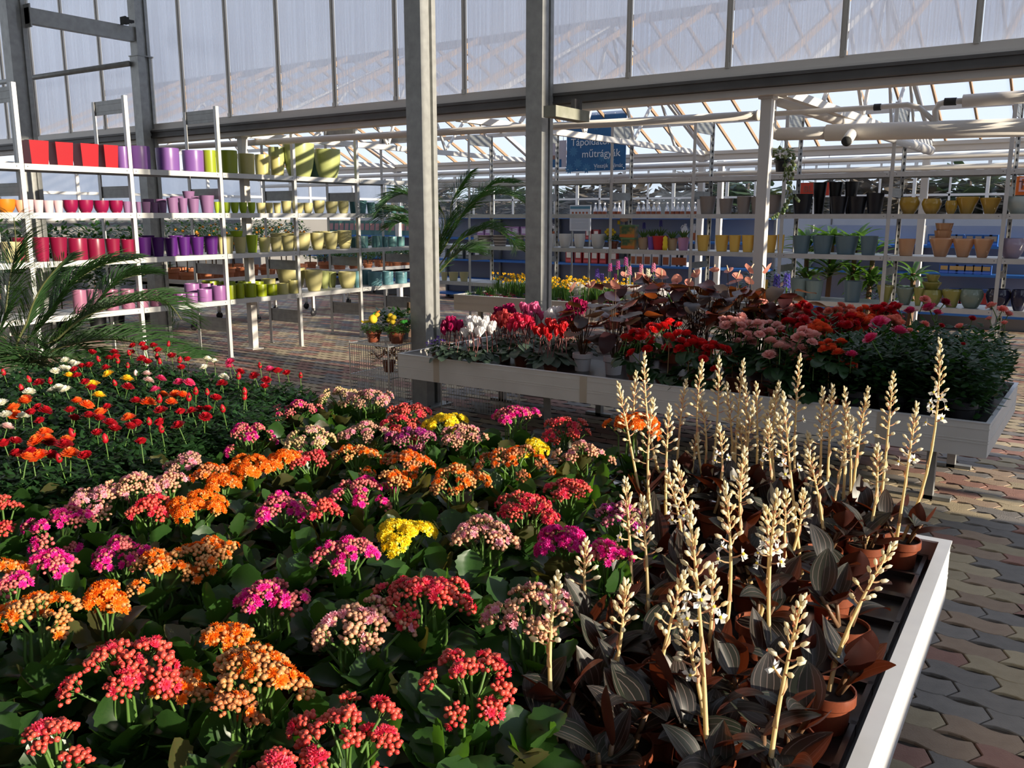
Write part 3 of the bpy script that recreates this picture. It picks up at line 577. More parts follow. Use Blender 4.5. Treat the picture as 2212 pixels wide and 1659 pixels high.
wires('mesh', [((px0+i*.027, py, .05), (px0+i*.027, py, .33)) for i in range(30)])
for x_ in (px0, px1): wire('rod', [(x_,py,0),(x_,py,.34)], .006)
# ================================================================== PLANT LIBRARY
GA = 2.39996
def leaf_grid(b, L, W, prof, curl=0.3, fold=0.15, scallop=0.0, nsc=5, nl=8, nw=4, wave=0.0, m=0, xf=None, seed=0):
    """adds one leaf growing along +Y, face up +Z; xf maps a Vector to its place"""
    base = len(b.v); r = random.Random(seed); vs = []; uv = []
    ph = r.uniform(0, 6)
    for i in range(nl+1):
        u = i/nl; w_ = W/2*prof(u)
        if scallop and u > .25: w_ *= 1 - scallop*abs(math.cos(nsc*math.pi*u))
        th = curl*u
        y = L*(math.sin(th)/curl if abs(curl) > 1e-3 else u); z = L*((1-math.cos(th))/curl if abs(curl) > 1e-3 else 0)
        for j in range(nw+1):
            v = 2*j/nw - 1; zz = fold*abs(v)*w_ + wave*W*math.sin(ph + 7*u + 2*v)*abs(v)
            p = Vector((v*w_, y - math.sin(th)*zz, z + math.cos(th)*zz)); vs.append(xf(p) if xf else p); uv.append((j/nw, u))
    fs = [(i*(nw+1)+j, i*(nw+1)+j+1, (i+1)*(nw+1)+j+1, (i+1)*(nw+1)+j) for i in range(nl) for j in range(nw)]
    if b.uv is None: b.uv = [(0.5,0.5)]*base
    while len(b.uv) < base: b.uv.append((.5,.5))
    b.uv.extend(uv); b.add(vs, fs, m)
P_OBOV = lambda u: max(.10, math.sin(math.pi*min(1, max(0, u))**1.25*.985)**.75) if u < 1 else .12
P_LANC = lambda u: max(.06, math.sin(math.pi*(u**.85))**.85) if u < 1 else .02
P_HEART = lambda u: (.55 + .45*math.sin(math.pi*min(1, u*1.5)*.5 + .4)) * (1-u**2.6)**.6 if u < 1 else .02
P_ROUND = lambda u: max(.05, math.sqrt(max(0, 1-(2*u-1)**2)))
def leafm(name, c1, c2, tcol, transl=.3, rough=.38, objvar=.25, spec=.5):
    return M(name, c1, rough, var=(c2, 30, .25), transl=transl, tcol=tcol, objvar=objvar, spec=spec)
kal_leaf = leafm('kalanchoe_leaf', (.020,.062,.014), (.035,.085,.018), (.12,.30,.02), .30, .33)
kal_leaf2 = leafm('kalanchoe_leaf_bronze', (.075,.055,.022), (.045,.07,.02), (.22,.20,.03), .3, .38)
kal_stem = M('kalanchoe_stem', (.10,.20,.04), .5, transl=.15, tcol=(.3,.5,.05))
KL = []
for i in range(5):
    b = MB(); leaf_grid(b, 1.0, .78, P_OBOV, curl=[-.5,.5,-.9,.15,.9][i], fold=[.25,.1,.3,.45,.2][i], scallop=.13, nsc=6, nl=12, nw=4, wave=.03, seed=i)
    KL.append(b.mesh('leaf', kal_leaf, True))
def petal(b, c, az, tilt, L, W, m, q=None, cup=0.0, off=0.0):
    """diamond petal with a raised middle, four triangles"""
    d = Vector((math.cos(az)*math.cos(tilt), math.sin(az)*math.cos(tilt), math.sin(tilt))); s = Vector((-math.sin(az), math.cos(az), 0)); nn = d.cross(s)*-1
    pts = [d*off, d*(L*.62+off) + s*W/2 + nn*cup*W, d*(L+off), d*(L*.62+off) - s*W/2 + nn*cup*W, d*(L*.55+off)]
    if q: pts = [q @ p for p in pts]
    b.add([Vector(c) + p for p in pts], [(0,4,1),(4,2,1),(0,3,4),(4,3,2)], m)
def rosette(b, c, r, m, q, rr):
    for k, (n_, tl_, l_) in enumerate(((8, .18, 1.0), (7, .55, .8), (5, 1.0, .55))):
        o = rr.uniform(0, 6)
        for i in range(n_): petal(b, c, o + 2*math.pi*i/n_ + rr.uniform(-.12,.12), tl_ + rr.uniform(-.12,.12), r*l_*rr.uniform(.9,1.08), r*.55*l_, m, q, .25)
def head_mesh(nb, R, popen, seed):
    rr = random.Random(seed); b = MB(); cen = Vector((0,0,-.045))
    for i in range(nb):
        r = R*math.sqrt((i+.4)/nb)*rr.uniform(.92,1.06); a = i*GA + rr.uniform(-.25,.25)
        p = Vector((r*math.cos(a), r*math.sin(a), -.42*r*r/R + rr.uniform(-.003,.004)))
        d = (p - Vector((0,0,-.6*R*1.4))).normalized(); q = rot_to(d)
        outer = r/R
        if rr.random() < popen*(1.15 if outer < .75 else .75): rosette(b, p + d*.003, rr.uniform(.0105,.0135), 1, q, rr)
        else: b.blob(p, rr.uniform(.0048,.0068)*(1.12 - .25*outer), 0, 1, 1.18, q)
        if i % 2 == 0: b.tube([p - d*.004, p*.45 + cen*.55*.8], .0013, 3, 2, False)
    b.tube([cen*.55, cen*1.9], [.0028,.0032], 5, 2, False)
    return b.mesh('flower_head', [white_pl]*3, True)
HEADS = {s: [head_mesh(n_, R_h, po, 11*k + int(po*100)) for k, (n_, R_h) in enumerate(((26,.031),(20,.026),(14,.021)))] for s, po in (('bud', .015), ('mix', .13), ('half', .24), ('open', .82))}
KT = {'orange': ((.56,.21,.075),(.66,.35,.12),(.90,.155,.006),(.97,.27,.015)), 'coral': ((.60,.050,.048),(.68,.125,.075),(.85,.06,.09),(.80,.03,.12)), 'magenta': ((.55,.085,.12),(.66,.22,.16),(.78,.01,.28),(.85,.03,.38)),
      'pink': ((.62,.26,.19),(.68,.40,.22),(.85,.30,.42),(.90,.50,.55)), 'pale': ((.56,.45,.18),(.62,.36,.22),(.85,.45,.45),(.88,.55,.5)), 'yellow': ((.52,.55,.10),(.75,.66,.08),(.95,.68,.01),(1,.80,.03)),
      'red': ((.46,.045,.05),(.56,.10,.08),(.62,.02,.05),(.7,.04,.08)), 'purple': ((.36,.06,.16),(.52,.20,.19),(.50,.02,.30),(.60,.05,.36)), 'brown': ((.42,.20,.15),(.52,.30,.19),(.80,.25,.36),(.85,.4,.5)), 'orangebud': ((.52,.15,.06),(.60,.24,.09),(.88,.14,.006),(.93,.22,.012))}
KM = {k: (M('kal_bud_'+k, v[0], .4, island=v[1], transl=.12, objvar=.08), M('kal_petal_'+k, v[2], .45, island=v[3], transl=.28, objvar=.06), kal_stem) for k, v in KT.items()}
KW2 = {'orange': 'orange', 'coral': 'coral red', 'magenta': 'hot magenta', 'pink': 'pale pink', 'pale': 'cream and pink', 'yellow': 'bright yellow', 'red': 'dark red', 'purple': 'purple-magenta', 'brown': 'dusky pink', 'orangebud': 'burnt orange'}
SW2 = {'bud': 'in tight bud', 'mix': 'with a few blossoms open', 'half': 'half in blossom', 'open': 'in full blossom'}
pot_small = MB(); pot_small.lathe([(0,0),(.72,0),(.84,.72),(.95,.73),(1,.76),(1,1),(.94,1),(.93,.92)], 22); POT_S = pot_small.mesh('pot', terra, True); POT_S.set_sharp_from_angle(angle=math.radians(38))
soil_b = MB(); soil_b.disc((0,0,0), .94, 18); SOIL = soil_b.mesh('soil', soil_m)
def add_pot(t, r, h, m=None, full=.90):
    ob('pot', POT_S, t, (0,0,0), None, (r, r, h), [m] if m else None); ob('soil', SOIL, t, (0,0,h*full), None, (r, r, 1))
def kalanchoe(x, y, z, theme, R, state, where, ri, group, topz=.32):
    rr = random.Random(ri); t = thing('kalanchoe', '%s kalanchoe %s %s' % (KW2[theme], SW2[state], where), 'kalanchoe', (x, y, z), rr.uniform(0, 6), group)
    add_pot(t, .056, .10)
    bronze = rr.random() < .22
    for i in range(15):
        a = i*GA + rr.uniform(-.2,.2); lo = i/15
        L_ = rr.uniform(.095,.145)*(1.0 - .3*lo); pit = rr.uniform(-.25,.25) + .95*lo
        ob('leaf', KL[rr.randrange(5)], t, (.018*math.cos(a+1.57), .018*math.sin(a+1.57), .10 + .10*lo), (pit, rr.uniform(-.2,.2), a), (L_*1.05, L_, L_), [kal_leaf2] if (bronze and rr.random() < .6) else None)
    nh = max(5, int(6 + (R-.05)*105)); b = MB(); hs = []
    for i in range(nh):
        r = 0 if i == 0 else (R*1.26-.016)*math.sqrt((i+.3)/nh)*rr.uniform(.85,1.1); a = i*GA + rr.uniform(-.3,.3)
        low = -.9*r*r/max(R, .05)*.36 + rr.uniform(-.016,.012)
        if i and rr.random() < .12: low -= .05
        p = Vector((r*math.cos(a), r*math.sin(a), topz + low)); d = Vector((p.x*1.6, p.y*1.6, .16)).normalized()
        hs.append((p, d)); b.tube([(p.x*.08, p.y*.08, .10), (p.x*.5, p.y*.5, .10 + (p.z-.1)*.5), p - d*.07, p - d*.03], [.004,.0036,.003,.0026], 5, 0, False)
    ob('stem', b.mesh('stem', kal_stem, True), t)
    for p, d in hs:
        st = state
        if state in ('mix', 'half') and rr.random() < .3: st = rr.choice(('bud', 'half'))
        ob('flower_head', HEADS[st][rr.choice((0,0,0,1,1,2))], t, p, rot_to(d, rr.uniform(0,6)), rr.uniform(.90,1.12), KM[theme])
    return t
KAL = [(745,850,'pale',125,'bud'),(640,880,'magenta',115,'mix'),(800,855,'brown',100,'mix'),(880,885,'coral',100,'bud'),(868,915,'coral',85,'bud'),(960,908,'yellow',92,'open'),(1115,888,'magenta',105,'half'),(1222,920,'coral',108,'mix'),(1368,908,'orange',112,'open'),
 (540,932,'magenta',110,'half'),(672,940,'pale',105,'mix'),(790,930,'brown',120,'mix'),(890,945,'purple',110,'half'),(998,938,'pink',110,'mix'),(1258,972,'pink',118,'mix'),(400,1000,'brown',95,'mix'),(540,1003,'orange',112,'open'),(610,990,'orange',72,'open'),(672,990,'red',95,'bud'),(768,978,'orange',95,'half'),(880,995,'orangebud',120,'half'),
 (1112,985,'orangebud',165,'mix'),(1150,960,'yellow',55,'open'),(990,1030,'orange',120,'half'),(450,1025,'orangebud',75,'half'),(205,1075,'pink',130,'half'),(290,1050,'pink',125,'mix'),(365,1040,'pink',70,'half'),(480,1048,'orange',70,'open'),(420,1092,'orange',140,'open'),(325,1098,'coral',95,'mix'),(612,1092,'magenta',140,'half'),(778,1056,'magenta',130,'half'),(850,1040,'orange',60,'half'),
 (1138,1090,'coral',150,'half'),(1228,1060,'coral',105,'bud'),(130,1125,'magenta',140,'half'),(1345,1112,'purple',110,'mix'),(872,1145,'yellow',132,'open'),(1042,1145,'pink',150,'mix'),(1218,1170,'magenta',120,'open'),(700,1105,'coral',70,'mix'),(750,1190,'magenta',140,'half'),(262,1195,'magenta',125,'half'),(430,1195,'orange',130,'half'),(335,1222,'orange',115,'half'),(118,1215,'magenta',85,'half'),(12,1235,'orange',80,'half'),
 (918,1275,'coral',205,'mix'),(580,1280,'magenta',145,'half'),(1148,1305,'pink',190,'mix'),(778,1340,'pink',205,'mix'),(80,1310,'orange',165,'half'),(228,1292,'orange',85,'open'),(275,1425,'coral',225,'mix'),(490,1372,'orange',70,'half'),(560,1440,'orange',200,'half'),(388,1500,'orange',95,'half'),(505,1520,'orangebud',95,'mix'),(1018,1460,'coral',210,'mix'),(748,1570,'coral',260,'bud'),(1310,1200,'magenta',90,'half'),(5,1095,'coral',75,'mix'),(20,1262,'magenta',60,'half'),(600,1660,'coral',120,'bud'),(120,1600,'coral',100,'bud'),(470,1190,'orange',80,'half')]
BED1 = B1Z - .072
def kzone(px, py, P):
    if px > 1190 and py > 960: return 'beside the jewel orchids'
    if P.y > 2.55: return 'along the far edge of the near bench'
    if px < 720 and py < 1030: return 'beside the miniature roses'
    if P.y < 1.05: return 'at the near corner of the near bench'
    return 'amid the kalanchoes of the near bench'
for i, (px, py, th, wpx, st) in enumerate(KAL):
    tz = .315 + (.03 if wpx > 140 else 0) + random.Random(i).uniform(-.02,.02)
    while True:
        P = atz(px, py, BED1 + tz - .025)
        if (Matrix.Rotation(-B1RZ, 3, 'Z') @ (P - Vector((-.392, 3.188, P.z)))).y < -.075: break
        tz += .01
    R = wpx/2*depth(P)/F_PX
    wh = kzone(px, py, P); kalanchoe(P.x, P.y, BED1, th, min(.135, max(.045, R)), st, wh, 100+i, '%s kalanchoes %s %s' % (KW2[th], SW2[st], wh), tz)
# foliage-only filler plants between them
kpos = [atz(a[0], a[1], BED1+.29) for a in KAL]
fi = 0
for gx in range(-31, -2):
    for gy in range(-1, 24):
        x, y = gx*.135 + rnd.uniform(-.02,.02), gy*.135 + rnd.uniform(-.02,.02)
        px, py, k = cam_px((x, y, BED1+.2))
        if not (-420 < px < 1420 and 880 < py < 2300): continue
        if px < 560 and py < 1010 + (0 if px > 300 else 40): continue
        if px > 1150 and 1230 < py < 1700: continue
        if px > 1330: continue
        if y > 3.0: continue
        dm = min((Vector((q.x, q.y)) - Vector((x, y))).length for q in kpos)
        if dm < .105: continue
        kpos.append(Vector((x, y, 0))); fi += 1; rr = random.Random(fi)
        wh = kzone(px, py, Vector((x, y, 0))); t = thing('kalanchoe', 'flowerless kalanchoe with only scalloped leaves, ' + wh, 'kalanchoe', (x, y, BED1), rr.uniform(0,6), 'flowerless kalanchoes ' + wh)
        add_pot(t, .054, .10)
        for i in range(13):
            a = i*GA; lo = i/13; L_ = rr.uniform(.09,.145)*(1-.3*lo)
            ob('leaf', KL[rr.randrange(5)], t, (0, 0, .10+.10*lo), (rr.uniform(-.25,.25)+.95*lo, rr.uniform(-.2,.2), a), (L_*1.05, L_, L_), [kal_leaf2] if rr.random() < .18 else None)

# ------------------------------------------------------------------ jewel orchids
lm, n, L, p, out = mat_nodes('orchid_leaf')
tcn = n.new('ShaderNodeTexCoord'); sp = n.new('ShaderNodeSeparateXYZ'); L.new(tcn.outputs['UV'], sp.inputs[0])
m1 = n.new('ShaderNodeMath'); m1.operation = 'MULTIPLY'; m1.inputs[1].default_value = 5.0; L.new(sp.outputs['X'], m1.inputs[0])
m2 = n.new('ShaderNodeMath'); m2.operation = 'FRACT'; L.new(m1.outputs[0], m2.inputs[0]); m3 = n.new('ShaderNodeMath'); m3.operation = 'SUBTRACT'; m3.inputs[1].default_value = .5; L.new(m2.outputs[0], m3.inputs[0])
m4 = n.new('ShaderNodeMath'); m4.operation = 'ABSOLUTE'; L.new(m3.outputs[0], m4.inputs[0]); m5 = n.new('ShaderNodeMath'); m5.operation = 'LESS_THAN'; m5.inputs[1].default_value = .055; L.new(m4.outputs[0], m5.inputs[0])
oi = n.new('ShaderNodeObjectInfo'); top = n.new('ShaderNodeMix'); top.data_type = 'RGBA'; top.inputs['A'].default_value = (.014,.012,.010,1); top.inputs['B'].default_value = (.018,.026,.016,1); L.new(oi.outputs['Random'], top.inputs['Factor'])
mv = n.new('ShaderNodeMix'); mv.data_type = 'RGBA'; mv.inputs['B'].default_value = (.15,.11,.10,1); L.new(top.outputs['Result'], mv.inputs['A']); L.new(m5.outputs[0], mv.inputs['Factor'])
ge = n.new('ShaderNodeNewGeometry'); un = n.new('ShaderNodeMix'); un.data_type = 'RGBA'; un.inputs['B'].default_value = (.040,.013,.011,1); L.new(mv.outputs['Result'], un.inputs['A']); L.new(ge.outputs['Backfacing'], un.inputs['Factor']); L.new(un.outputs['Result'], p.inputs['Base Color'])
p.inputs['Roughness'].default_value = .42; tl = n.new('ShaderNodeBsdfTranslucent'); tl.inputs['Color'].default_value = (.30,.055,.015,1); ms = n.new('ShaderNodeMixShader'); ms.inputs[0].default_value = .14
L.new(p.outputs[0], ms.inputs[1]); L.new(tl.outputs[0], ms.inputs[2]); L.new(ms.outputs[0], out.inputs['Surface'])
OL = []
for i in range(4):
    b = MB(); leaf_grid(b, 1.0, .52, P_LANC, curl=[-.6,.5,-1.0,.1][i], fold=[.25,.15,.3,.5][i], nl=9, nw=4, wave=.02, seed=i+9); OL.append(b.mesh('leaf', lm, True))
o_stem = M('orchid_stalk', (.84,.70,.36), .5, var=((.80,.58,.32), 22, .3), transl=.32, tcol=(.95,.80,.40)); o_bud = M('orchid_bud', (.92,.80,.50), .5, island=(.95,.90,.74), transl=.42)
o_ped = M('orchid_pedicel', (.74,.36,.22), .5, island=(.86,.64,.36), transl=.35); o_white = M('orchid_white', (.92,.91,.86), .5, transl=.35); o_yel = M('orchid_lip', (.9,.65,.05), .5)
o_cane = M('orchid_cane', (.13,.075,.04), .5, var=((.22,.12,.06), 30, .3))
b = MB()
for az, tl_, L_, W_ in ((.1,.25,.017,.011),(3.04,.25,.017,.011),(1.57,.9,.013,.011),(1.1,1.2,.011,.008),(2.04,1.2,.011,.008)):
    petal(b, (0,0,0), az, tl_, L_, W_, 0, None, .25)
petal(b, (0,0,0), -1.57, .5, .012, .006, 0); petal(b, (0,0,0), -1.3, .1, .017, .006, 0); petal(b, (0,0,0), -1.84, .1, .017, .006, 0); b.blob((0,-.002,.003), .0032, 1)
BLOS = b.mesh('blossom', [o_white, o_yel], True)
def spike(t, base, tip, seed, nopen=0, dense=.42):
    rr = random.Random(seed); base = Vector(base); tip = Vector(tip); Ls = (tip-base).length
    side = Vector((rr.uniform(-1,1), rr.uniform(-1,1), 0))*.03*Ls/.3
    ctl = [base, base.lerp(tip,.35)+side, base.lerp(tip,.7)+side*.6, tip]
    def pt(u):
        a,b_,c,d = ctl; v = 1-u; return a*v**3 + b_*3*u*v*v + c*3*u*u*v + d*u**3
    b = MB(); b.tube([pt(i/9) for i in range(10)], [.0058 - .0036*i/9 for i in range(10)], 7, 0)
    z0 = 1-dense - .06*rr.random()
    nb = int(15 + Ls*26); blooms = []
    for i in range(nb):
        u = z0 + (1-z0)*((i+.3)/nb)**.8; f = (u-z0)/(1-z0); p0 = pt(min(u,1)); tg = (pt(min(u+.02,1.02)) - pt(u-.02)).normalized(); q = rot_to(tg); a = i*GA + rr.uniform(-.3,.3)
        out_ = q @ Vector((math.cos(a), math.sin(a), 0)); el = .25 + 1.05*f; d = (out_*math.cos(el) + tg*math.sin(el)).normalized()
        pl = .023*(1-f)**.8 + .005
        e = p0 + d*pl
        if f < .8: b.tube([p0, p0.lerp(e,.55) - tg*.002, e], [.0016,.0024,.0018], 4, 2, False)
        if i < nopen and f < .75: blooms.append((e, (d - tg*.25).normalized())); continue
        s_ = (.0064 - .0028*f); b.blob(e + d*s_*1.5, s_, 1, 1, 2.0 + .3*f, rot_to(d))
    for u in (.12 + .1*rr.random(), .3 + .12*rr.random(), .47):
        if u < z0:
            p0 = pt(u); a = rr.uniform(0,6.3); tg = (pt(u+.03)-pt(u)).normalized(); q = rot_to(tg); e = q @ Vector((math.cos(a), math.sin(a), 0)); s2 = tg.cross(e)
            b.add([p0 + e*.003 - s2*.006, p0 + e*.003 + s2*.006, p0 + e*.010 + tg*.016, p0 + e*.006 + tg*.034], [(0,1,2),(0,2,3),(1,3,2)], 2)
    o = ob('flower_spike', b.mesh('flower_spike', [o_stem, o_bud, o_ped], True), t)
    for e, d in blooms: ob('blossom', BLOS, o, e, rot_to(d, rr.uniform(-.6,.6)+3.14), rr.uniform(1.1,1.4))
SPK = [(1393,765,1442,1000,0),(1335,828,1392,1085,0),(1375,808,1398,965,0),(1410,865,1428,1160,0),(1445,878,1440,1090,0),(1482,824,1465,1000,0),(1513,860,1505,960,0),(1516,782,1532,915,0),(1552,773,1528,945,0),(1570,832,1585,930,0),(1606,780,1588,930,0),(1608,822,1596,960,1),(1634,830,1632,905,0),(1625,878,1625,1000,0),(1672,848,1650,1000,0),(1685,830,1688,960,0),(1727,770,1722,990,2),(1692,852,1735,1200,3),(1678,895,1700,1040,0),(1660,912,1680,1080,3),(1600,912,1615,1030,0),(1552,920,1545,1075,3),(1612,975,1625,1220,0),
 (1780,842,1770,1010,0),(1800,836,1788,1040,1),(1825,840,1818,985,0),(1832,890,1830,1080,1),(1842,905,1795,1120,0),(1872,840,1842,960,0),(1930,808,1900,1000,0),(2030,735,1952,1130,9),(1976,872,1938,1142,3),(1743,936,1742,1035,0),(1745,978,1782,1150,0),(1895,965,1872,1140,0),
 (1460,1003,1512,1240,2),(1440,1022,1470,1210,3),(1352,1040,1368,1290,2),(1388,1080,1402,1330,0),(1565,1048,1548,1420,3),(1490,1105,1530,1650,4),(1600,1025,1600,1150,0),(1680,1065,1672,1420,3),(1695,1062,1690,1250,0),(1735,1062,1690,1210,0),(1505,940,1495,1030,0),(1205,1248,1202,1545,0),(1265,1170,1282,1345,0),(1352,1262,1308,1490,0),(1475,1238,1412,1500,0),(1470,1335,1530,1560,2),(1730,1290,1660,1655,1),(1935,1182,1795,1440,0),(1655,1100,1640,1300,5),(1540,1230,1510,1440,2)]
orch = []
def in_bench1(P):
    o = Vector((-.392, 3.188, 0)); l = Matrix.Rotation(-B1RZ, 3, 'Z') @ (P - o); l.x = min(l.x, -.085); l.y = min(l.y, -.08)
    return Matrix.Rotation(B1RZ, 3, 'Z') @ l + o
def base_in(bx, by):
    o = Vector((-.392, 3.188, 0))
    for _ in range(60):
        P = atz(bx, by, BED1 + .16); l = Matrix.Rotation(-B1RZ, 3, 'Z') @ (P - o)
        if l.y < -.075: break
        by += 6
    return in_bench1(P)
def orchid_plant(x, y, seed, nl=9, only_leaf=False):
    rr = random.Random(seed); t = thing('jewel_orchid', 'jewel orchid with dark veined leaves and cream flower spikes on the near bench', 'orchid', (x, y, BED1), rr.uniform(0,6), 'jewel orchids on the near bench')
    if only_leaf: t['label'] = 'jewel orchid with dark veined leaves and no flower spike on the near bench'; t['group'] = 'spikeless jewel orchids'
    add_pot(t, .060, .105, None, .88)
    nc = 3
    for c in range(nc):
        a0 = rr.uniform(0, 6.3); lean = rr.uniform(.15,.55); Lc = rr.uniform(.05,.10); p0 = Vector((.02*math.cos(a0), .02*math.sin(a0), .095)); d = Vector((math.cos(a0)*math.sin(lean), math.sin(a0)*math.sin(lean), math.cos(lean)))
        b = MB(); b.tube([p0, p0 + d*Lc*.5, p0 + d*Lc], [.0065,.006,.005], 7); ob('cane', b.mesh('cane', o_cane, True), t)
        k = max(3, nl//nc)
        for i in range(k):
            a = a0 + i*GA + rr.uniform(-.3,.3); L_ = rr.uniform(.095,.14); f = i/max(1, k-1)
            ob('leaf', OL[rr.randrange(4)], t, p0 + d*Lc*(.45+.55*f), (rr.uniform(.15,.75) + .55*f, rr.uniform(-.3,.3), a-1.57), (L_*rr.uniform(.9,1.15), L_, L_))
    return t
for i, (tx, ty, bx_, by_, no) in enumerate(SPK):
    P = base_in(bx_, by_); k = depth(P); T = atk(tx, ty, k)
    T += FH*random.Random(i).uniform(-.015,.015)
    best = None
    for q in orch:
        if (q[1] - Vector((P.x, P.y))).length < .095 and q[2] < 3: best = q; break
    if not best:
        dx = Vector((P.x, P.y))
        best = [orchid_plant(dx.x, dx.y, 500+i), dx, 0]; orch.append(best)
    best[2] += 1; t = best[0]; iv = Matrix.Rotation(-t.rotation_euler.z, 4, 'Z') @ Matrix.Translation(-Vector(t.location))
    spike(t, iv @ Vector((P.x, P.y, BED1 + .10)), iv @ T, 900+i, no)
for i, (px, py) in enumerate([(1945,1075),(1930,1130),(1870,1175),(1800,1260),(1830,1330),(1740,1200),(1600,1330),(1620,1500),(1440,1420),(1330,1420),(1250,1500),(1180,1600),(1350,1580),(1500,1520),(1700,1560),(1560,1640),(1300,1640),(1760,1440),(1460,1300),(1700,1340),(1590,1210),(1880,1080),(1690,1120)]):
    P = in_bench1(atz(px, py, BED1+.13)); dx = Vector((P.x, P.y))
    if all((q[1]-dx).length > .085 for q in orch): orch.append([orchid_plant(dx.x, dx.y, 700+i, 10, True), dx, 9])

# ------------------------------------------------------------------ roses
def rose_mesh(open_, seed, npet=20):
    rr = random.Random(seed); b = MB()
    for i in range(npet):
        f = i/npet; a = i*GA*1.02; el = 1.45 - (1.05*open_+.15)*f; r0 = .10 + .28*f; hh = .95 - .22*f*open_; W_ = .35 + .65*f
        d = Vector((math.cos(a), math.sin(a), 0)); s = Vector((-math.sin(a), math.cos(a), 0)); vs = []
        for j in range(4):
            u = j/3; rad = r0*(.35+.65*u) + u*hh*math.cos(el)*.85; z = u*hh*math.sin(el)*.9 - .10*f + (0 if j < 3 else -.05*open_)
            rad += .09*open_*f*(1 if j == 3 else 0)
            for v in (-1, 0, 1):
                w_ = W_*.5*(.45 + .55*math.sin(min(1, u+.15)*math.pi*.62)); vs.append(d*(rad*(1 - .13*abs(v))) + s*(v*w_) + UZ*(z - (.08 if (j == 3 and v) else 0)))
        b.add(vs, [(j*3+k, j*3+k+1, (j+1)*3+k+1, (j+1)*3+k) for j in range(3) for k in range(2)], 0)
    for i in range(5):
        a = i*1.2566; petal(b, (0,0,.02), a, -.35*open_+.1, .75, .22, 1)
    b.blob((0,0,-.04), .16, 1); b.tube([(0,0,-.05), (.02,.03,-1.0), (0,0,-2.6)], [.075,.07,.08], 5, 1, False)
    return b.mesh('rose_bloom', [white_pl, kal_stem], True)
ROSE = [rose_mesh(.95, 1, 26), rose_mesh(.75, 2, 22), rose_mesh(.5, 3, 18)]
b = MB(); b.lathe([(0,-.15),(.22,-.05),(.34,.2),(.30,.55),(.16,.82),(.03,.95),(0,.95)], 9, 0)
for i in range(4): petal(b, (0,0,-.1), i*1.57, .95, .85, .22, 1, None, .3, .16)
b.tube([(0,0,-.1), (.02,.02,-1.2), (0,0,-2.6)], [.07,.06,.07], 5, 1, False); RBUD = b.mesh('rose_bud', [white_pl, kal_stem], True)
RT = {'red': ((.38,.004,.012),(.52,.008,.02)), 'orange': ((.88,.10,.015),(.95,.20,.03)), 'white': ((.85,.82,.66),(.9,.88,.78)), 'yellow': ((.95,.60,.02),(.98,.72,.05)), 'blush': ((.88,.60,.58),(.9,.7,.66)), 'pink': ((.72,.03,.15),(.82,.08,.24)), 'salmon': ((.85,.22,.18),(.88,.35,.28)), 'deep': ((.25,.006,.025),(.34,.01,.04))}
RM = {k: M('rose_'+k, v[0], .5, island=v[1], transl=.22, objvar=.12) for k, v in RT.items()}
rose_leaf = leafm('rose_leaf', (.014,.048,.015), (.025,.070,.020), (.07,.20,.02), .22, .45, spec=.3)
def foliage(nl, R, z0, z1, size, seed, m, W=.5, dome=True):
    rr = random.Random(seed); b = MB()
    for i in range(nl):
        a = rr.uniform(0, 6.283); f = math.sqrt(rr.random()); r = R*f; z = z0 + (z1-z0)*rr.random()**.7*(1-.45*f*f if dome else 1)
        L_ = size*rr.uniform(.75,1.25); az = a + rr.uniform(-1.2,1.2); tl_ = rr.uniform(-.5,.7); d = Vector((math.cos(az)*math.cos(tl_), math.sin(az)*math.cos(tl_), math.sin(tl_))); s = Vector((-math.sin(az), math.cos(az), rr.uniform(-.4,.4))).normalized(); nn = s.cross(d)
        c = Vector((r*math.cos(a), r*math.sin(a), z)); w_ = L_*W*.5
        b.add([c, c+d*L_*.3+s*w_*.9+nn*w_*.3, c+d*L_*.7+s*w_*.8+nn*w_*.25, c+d*L_, c+d*L_*.7-s*w_*.8+nn*w_*.25, c+d*L_*.3-s*w_*.9+nn*w_*.3, c+d*L_*.5], [(0,6,1),(1,6,2),(2,6,3),(3,6,4),(4,6,5),(5,6,0)], 0)
    return b.mesh('foliage', m, True)
RF = [foliage(330, .092, .09, .315, .040, 40+i, rose_leaf, .58) for i in range(4)]
b = MB()
for i in range(9):
    a = i*GA; r = .05*math.sqrt(i/9); b.tube([(r*.3*math.cos(a), r*.3*math.sin(a), .08), (r*math.cos(a), r*math.sin(a), .20)], .0020, 4, 0, False)
RSTEM = b.mesh('stem', kal_stem, True)
RW = {'red': 'red', 'orange': 'orange', 'white': 'white', 'yellow': 'yellow', 'blush': 'blush pink', 'pink': 'hot pink', 'salmon': 'salmon', 'deep': 'dark crimson'}
z1 = lambda x, y: (x/3.95, 560 + y/3.95)
z2 = lambda x, y: (400 + x/3.95, 560 + y/3.95)
z6 = lambda x, y: (x/3.95, 840 + y/3.95)
BL = []
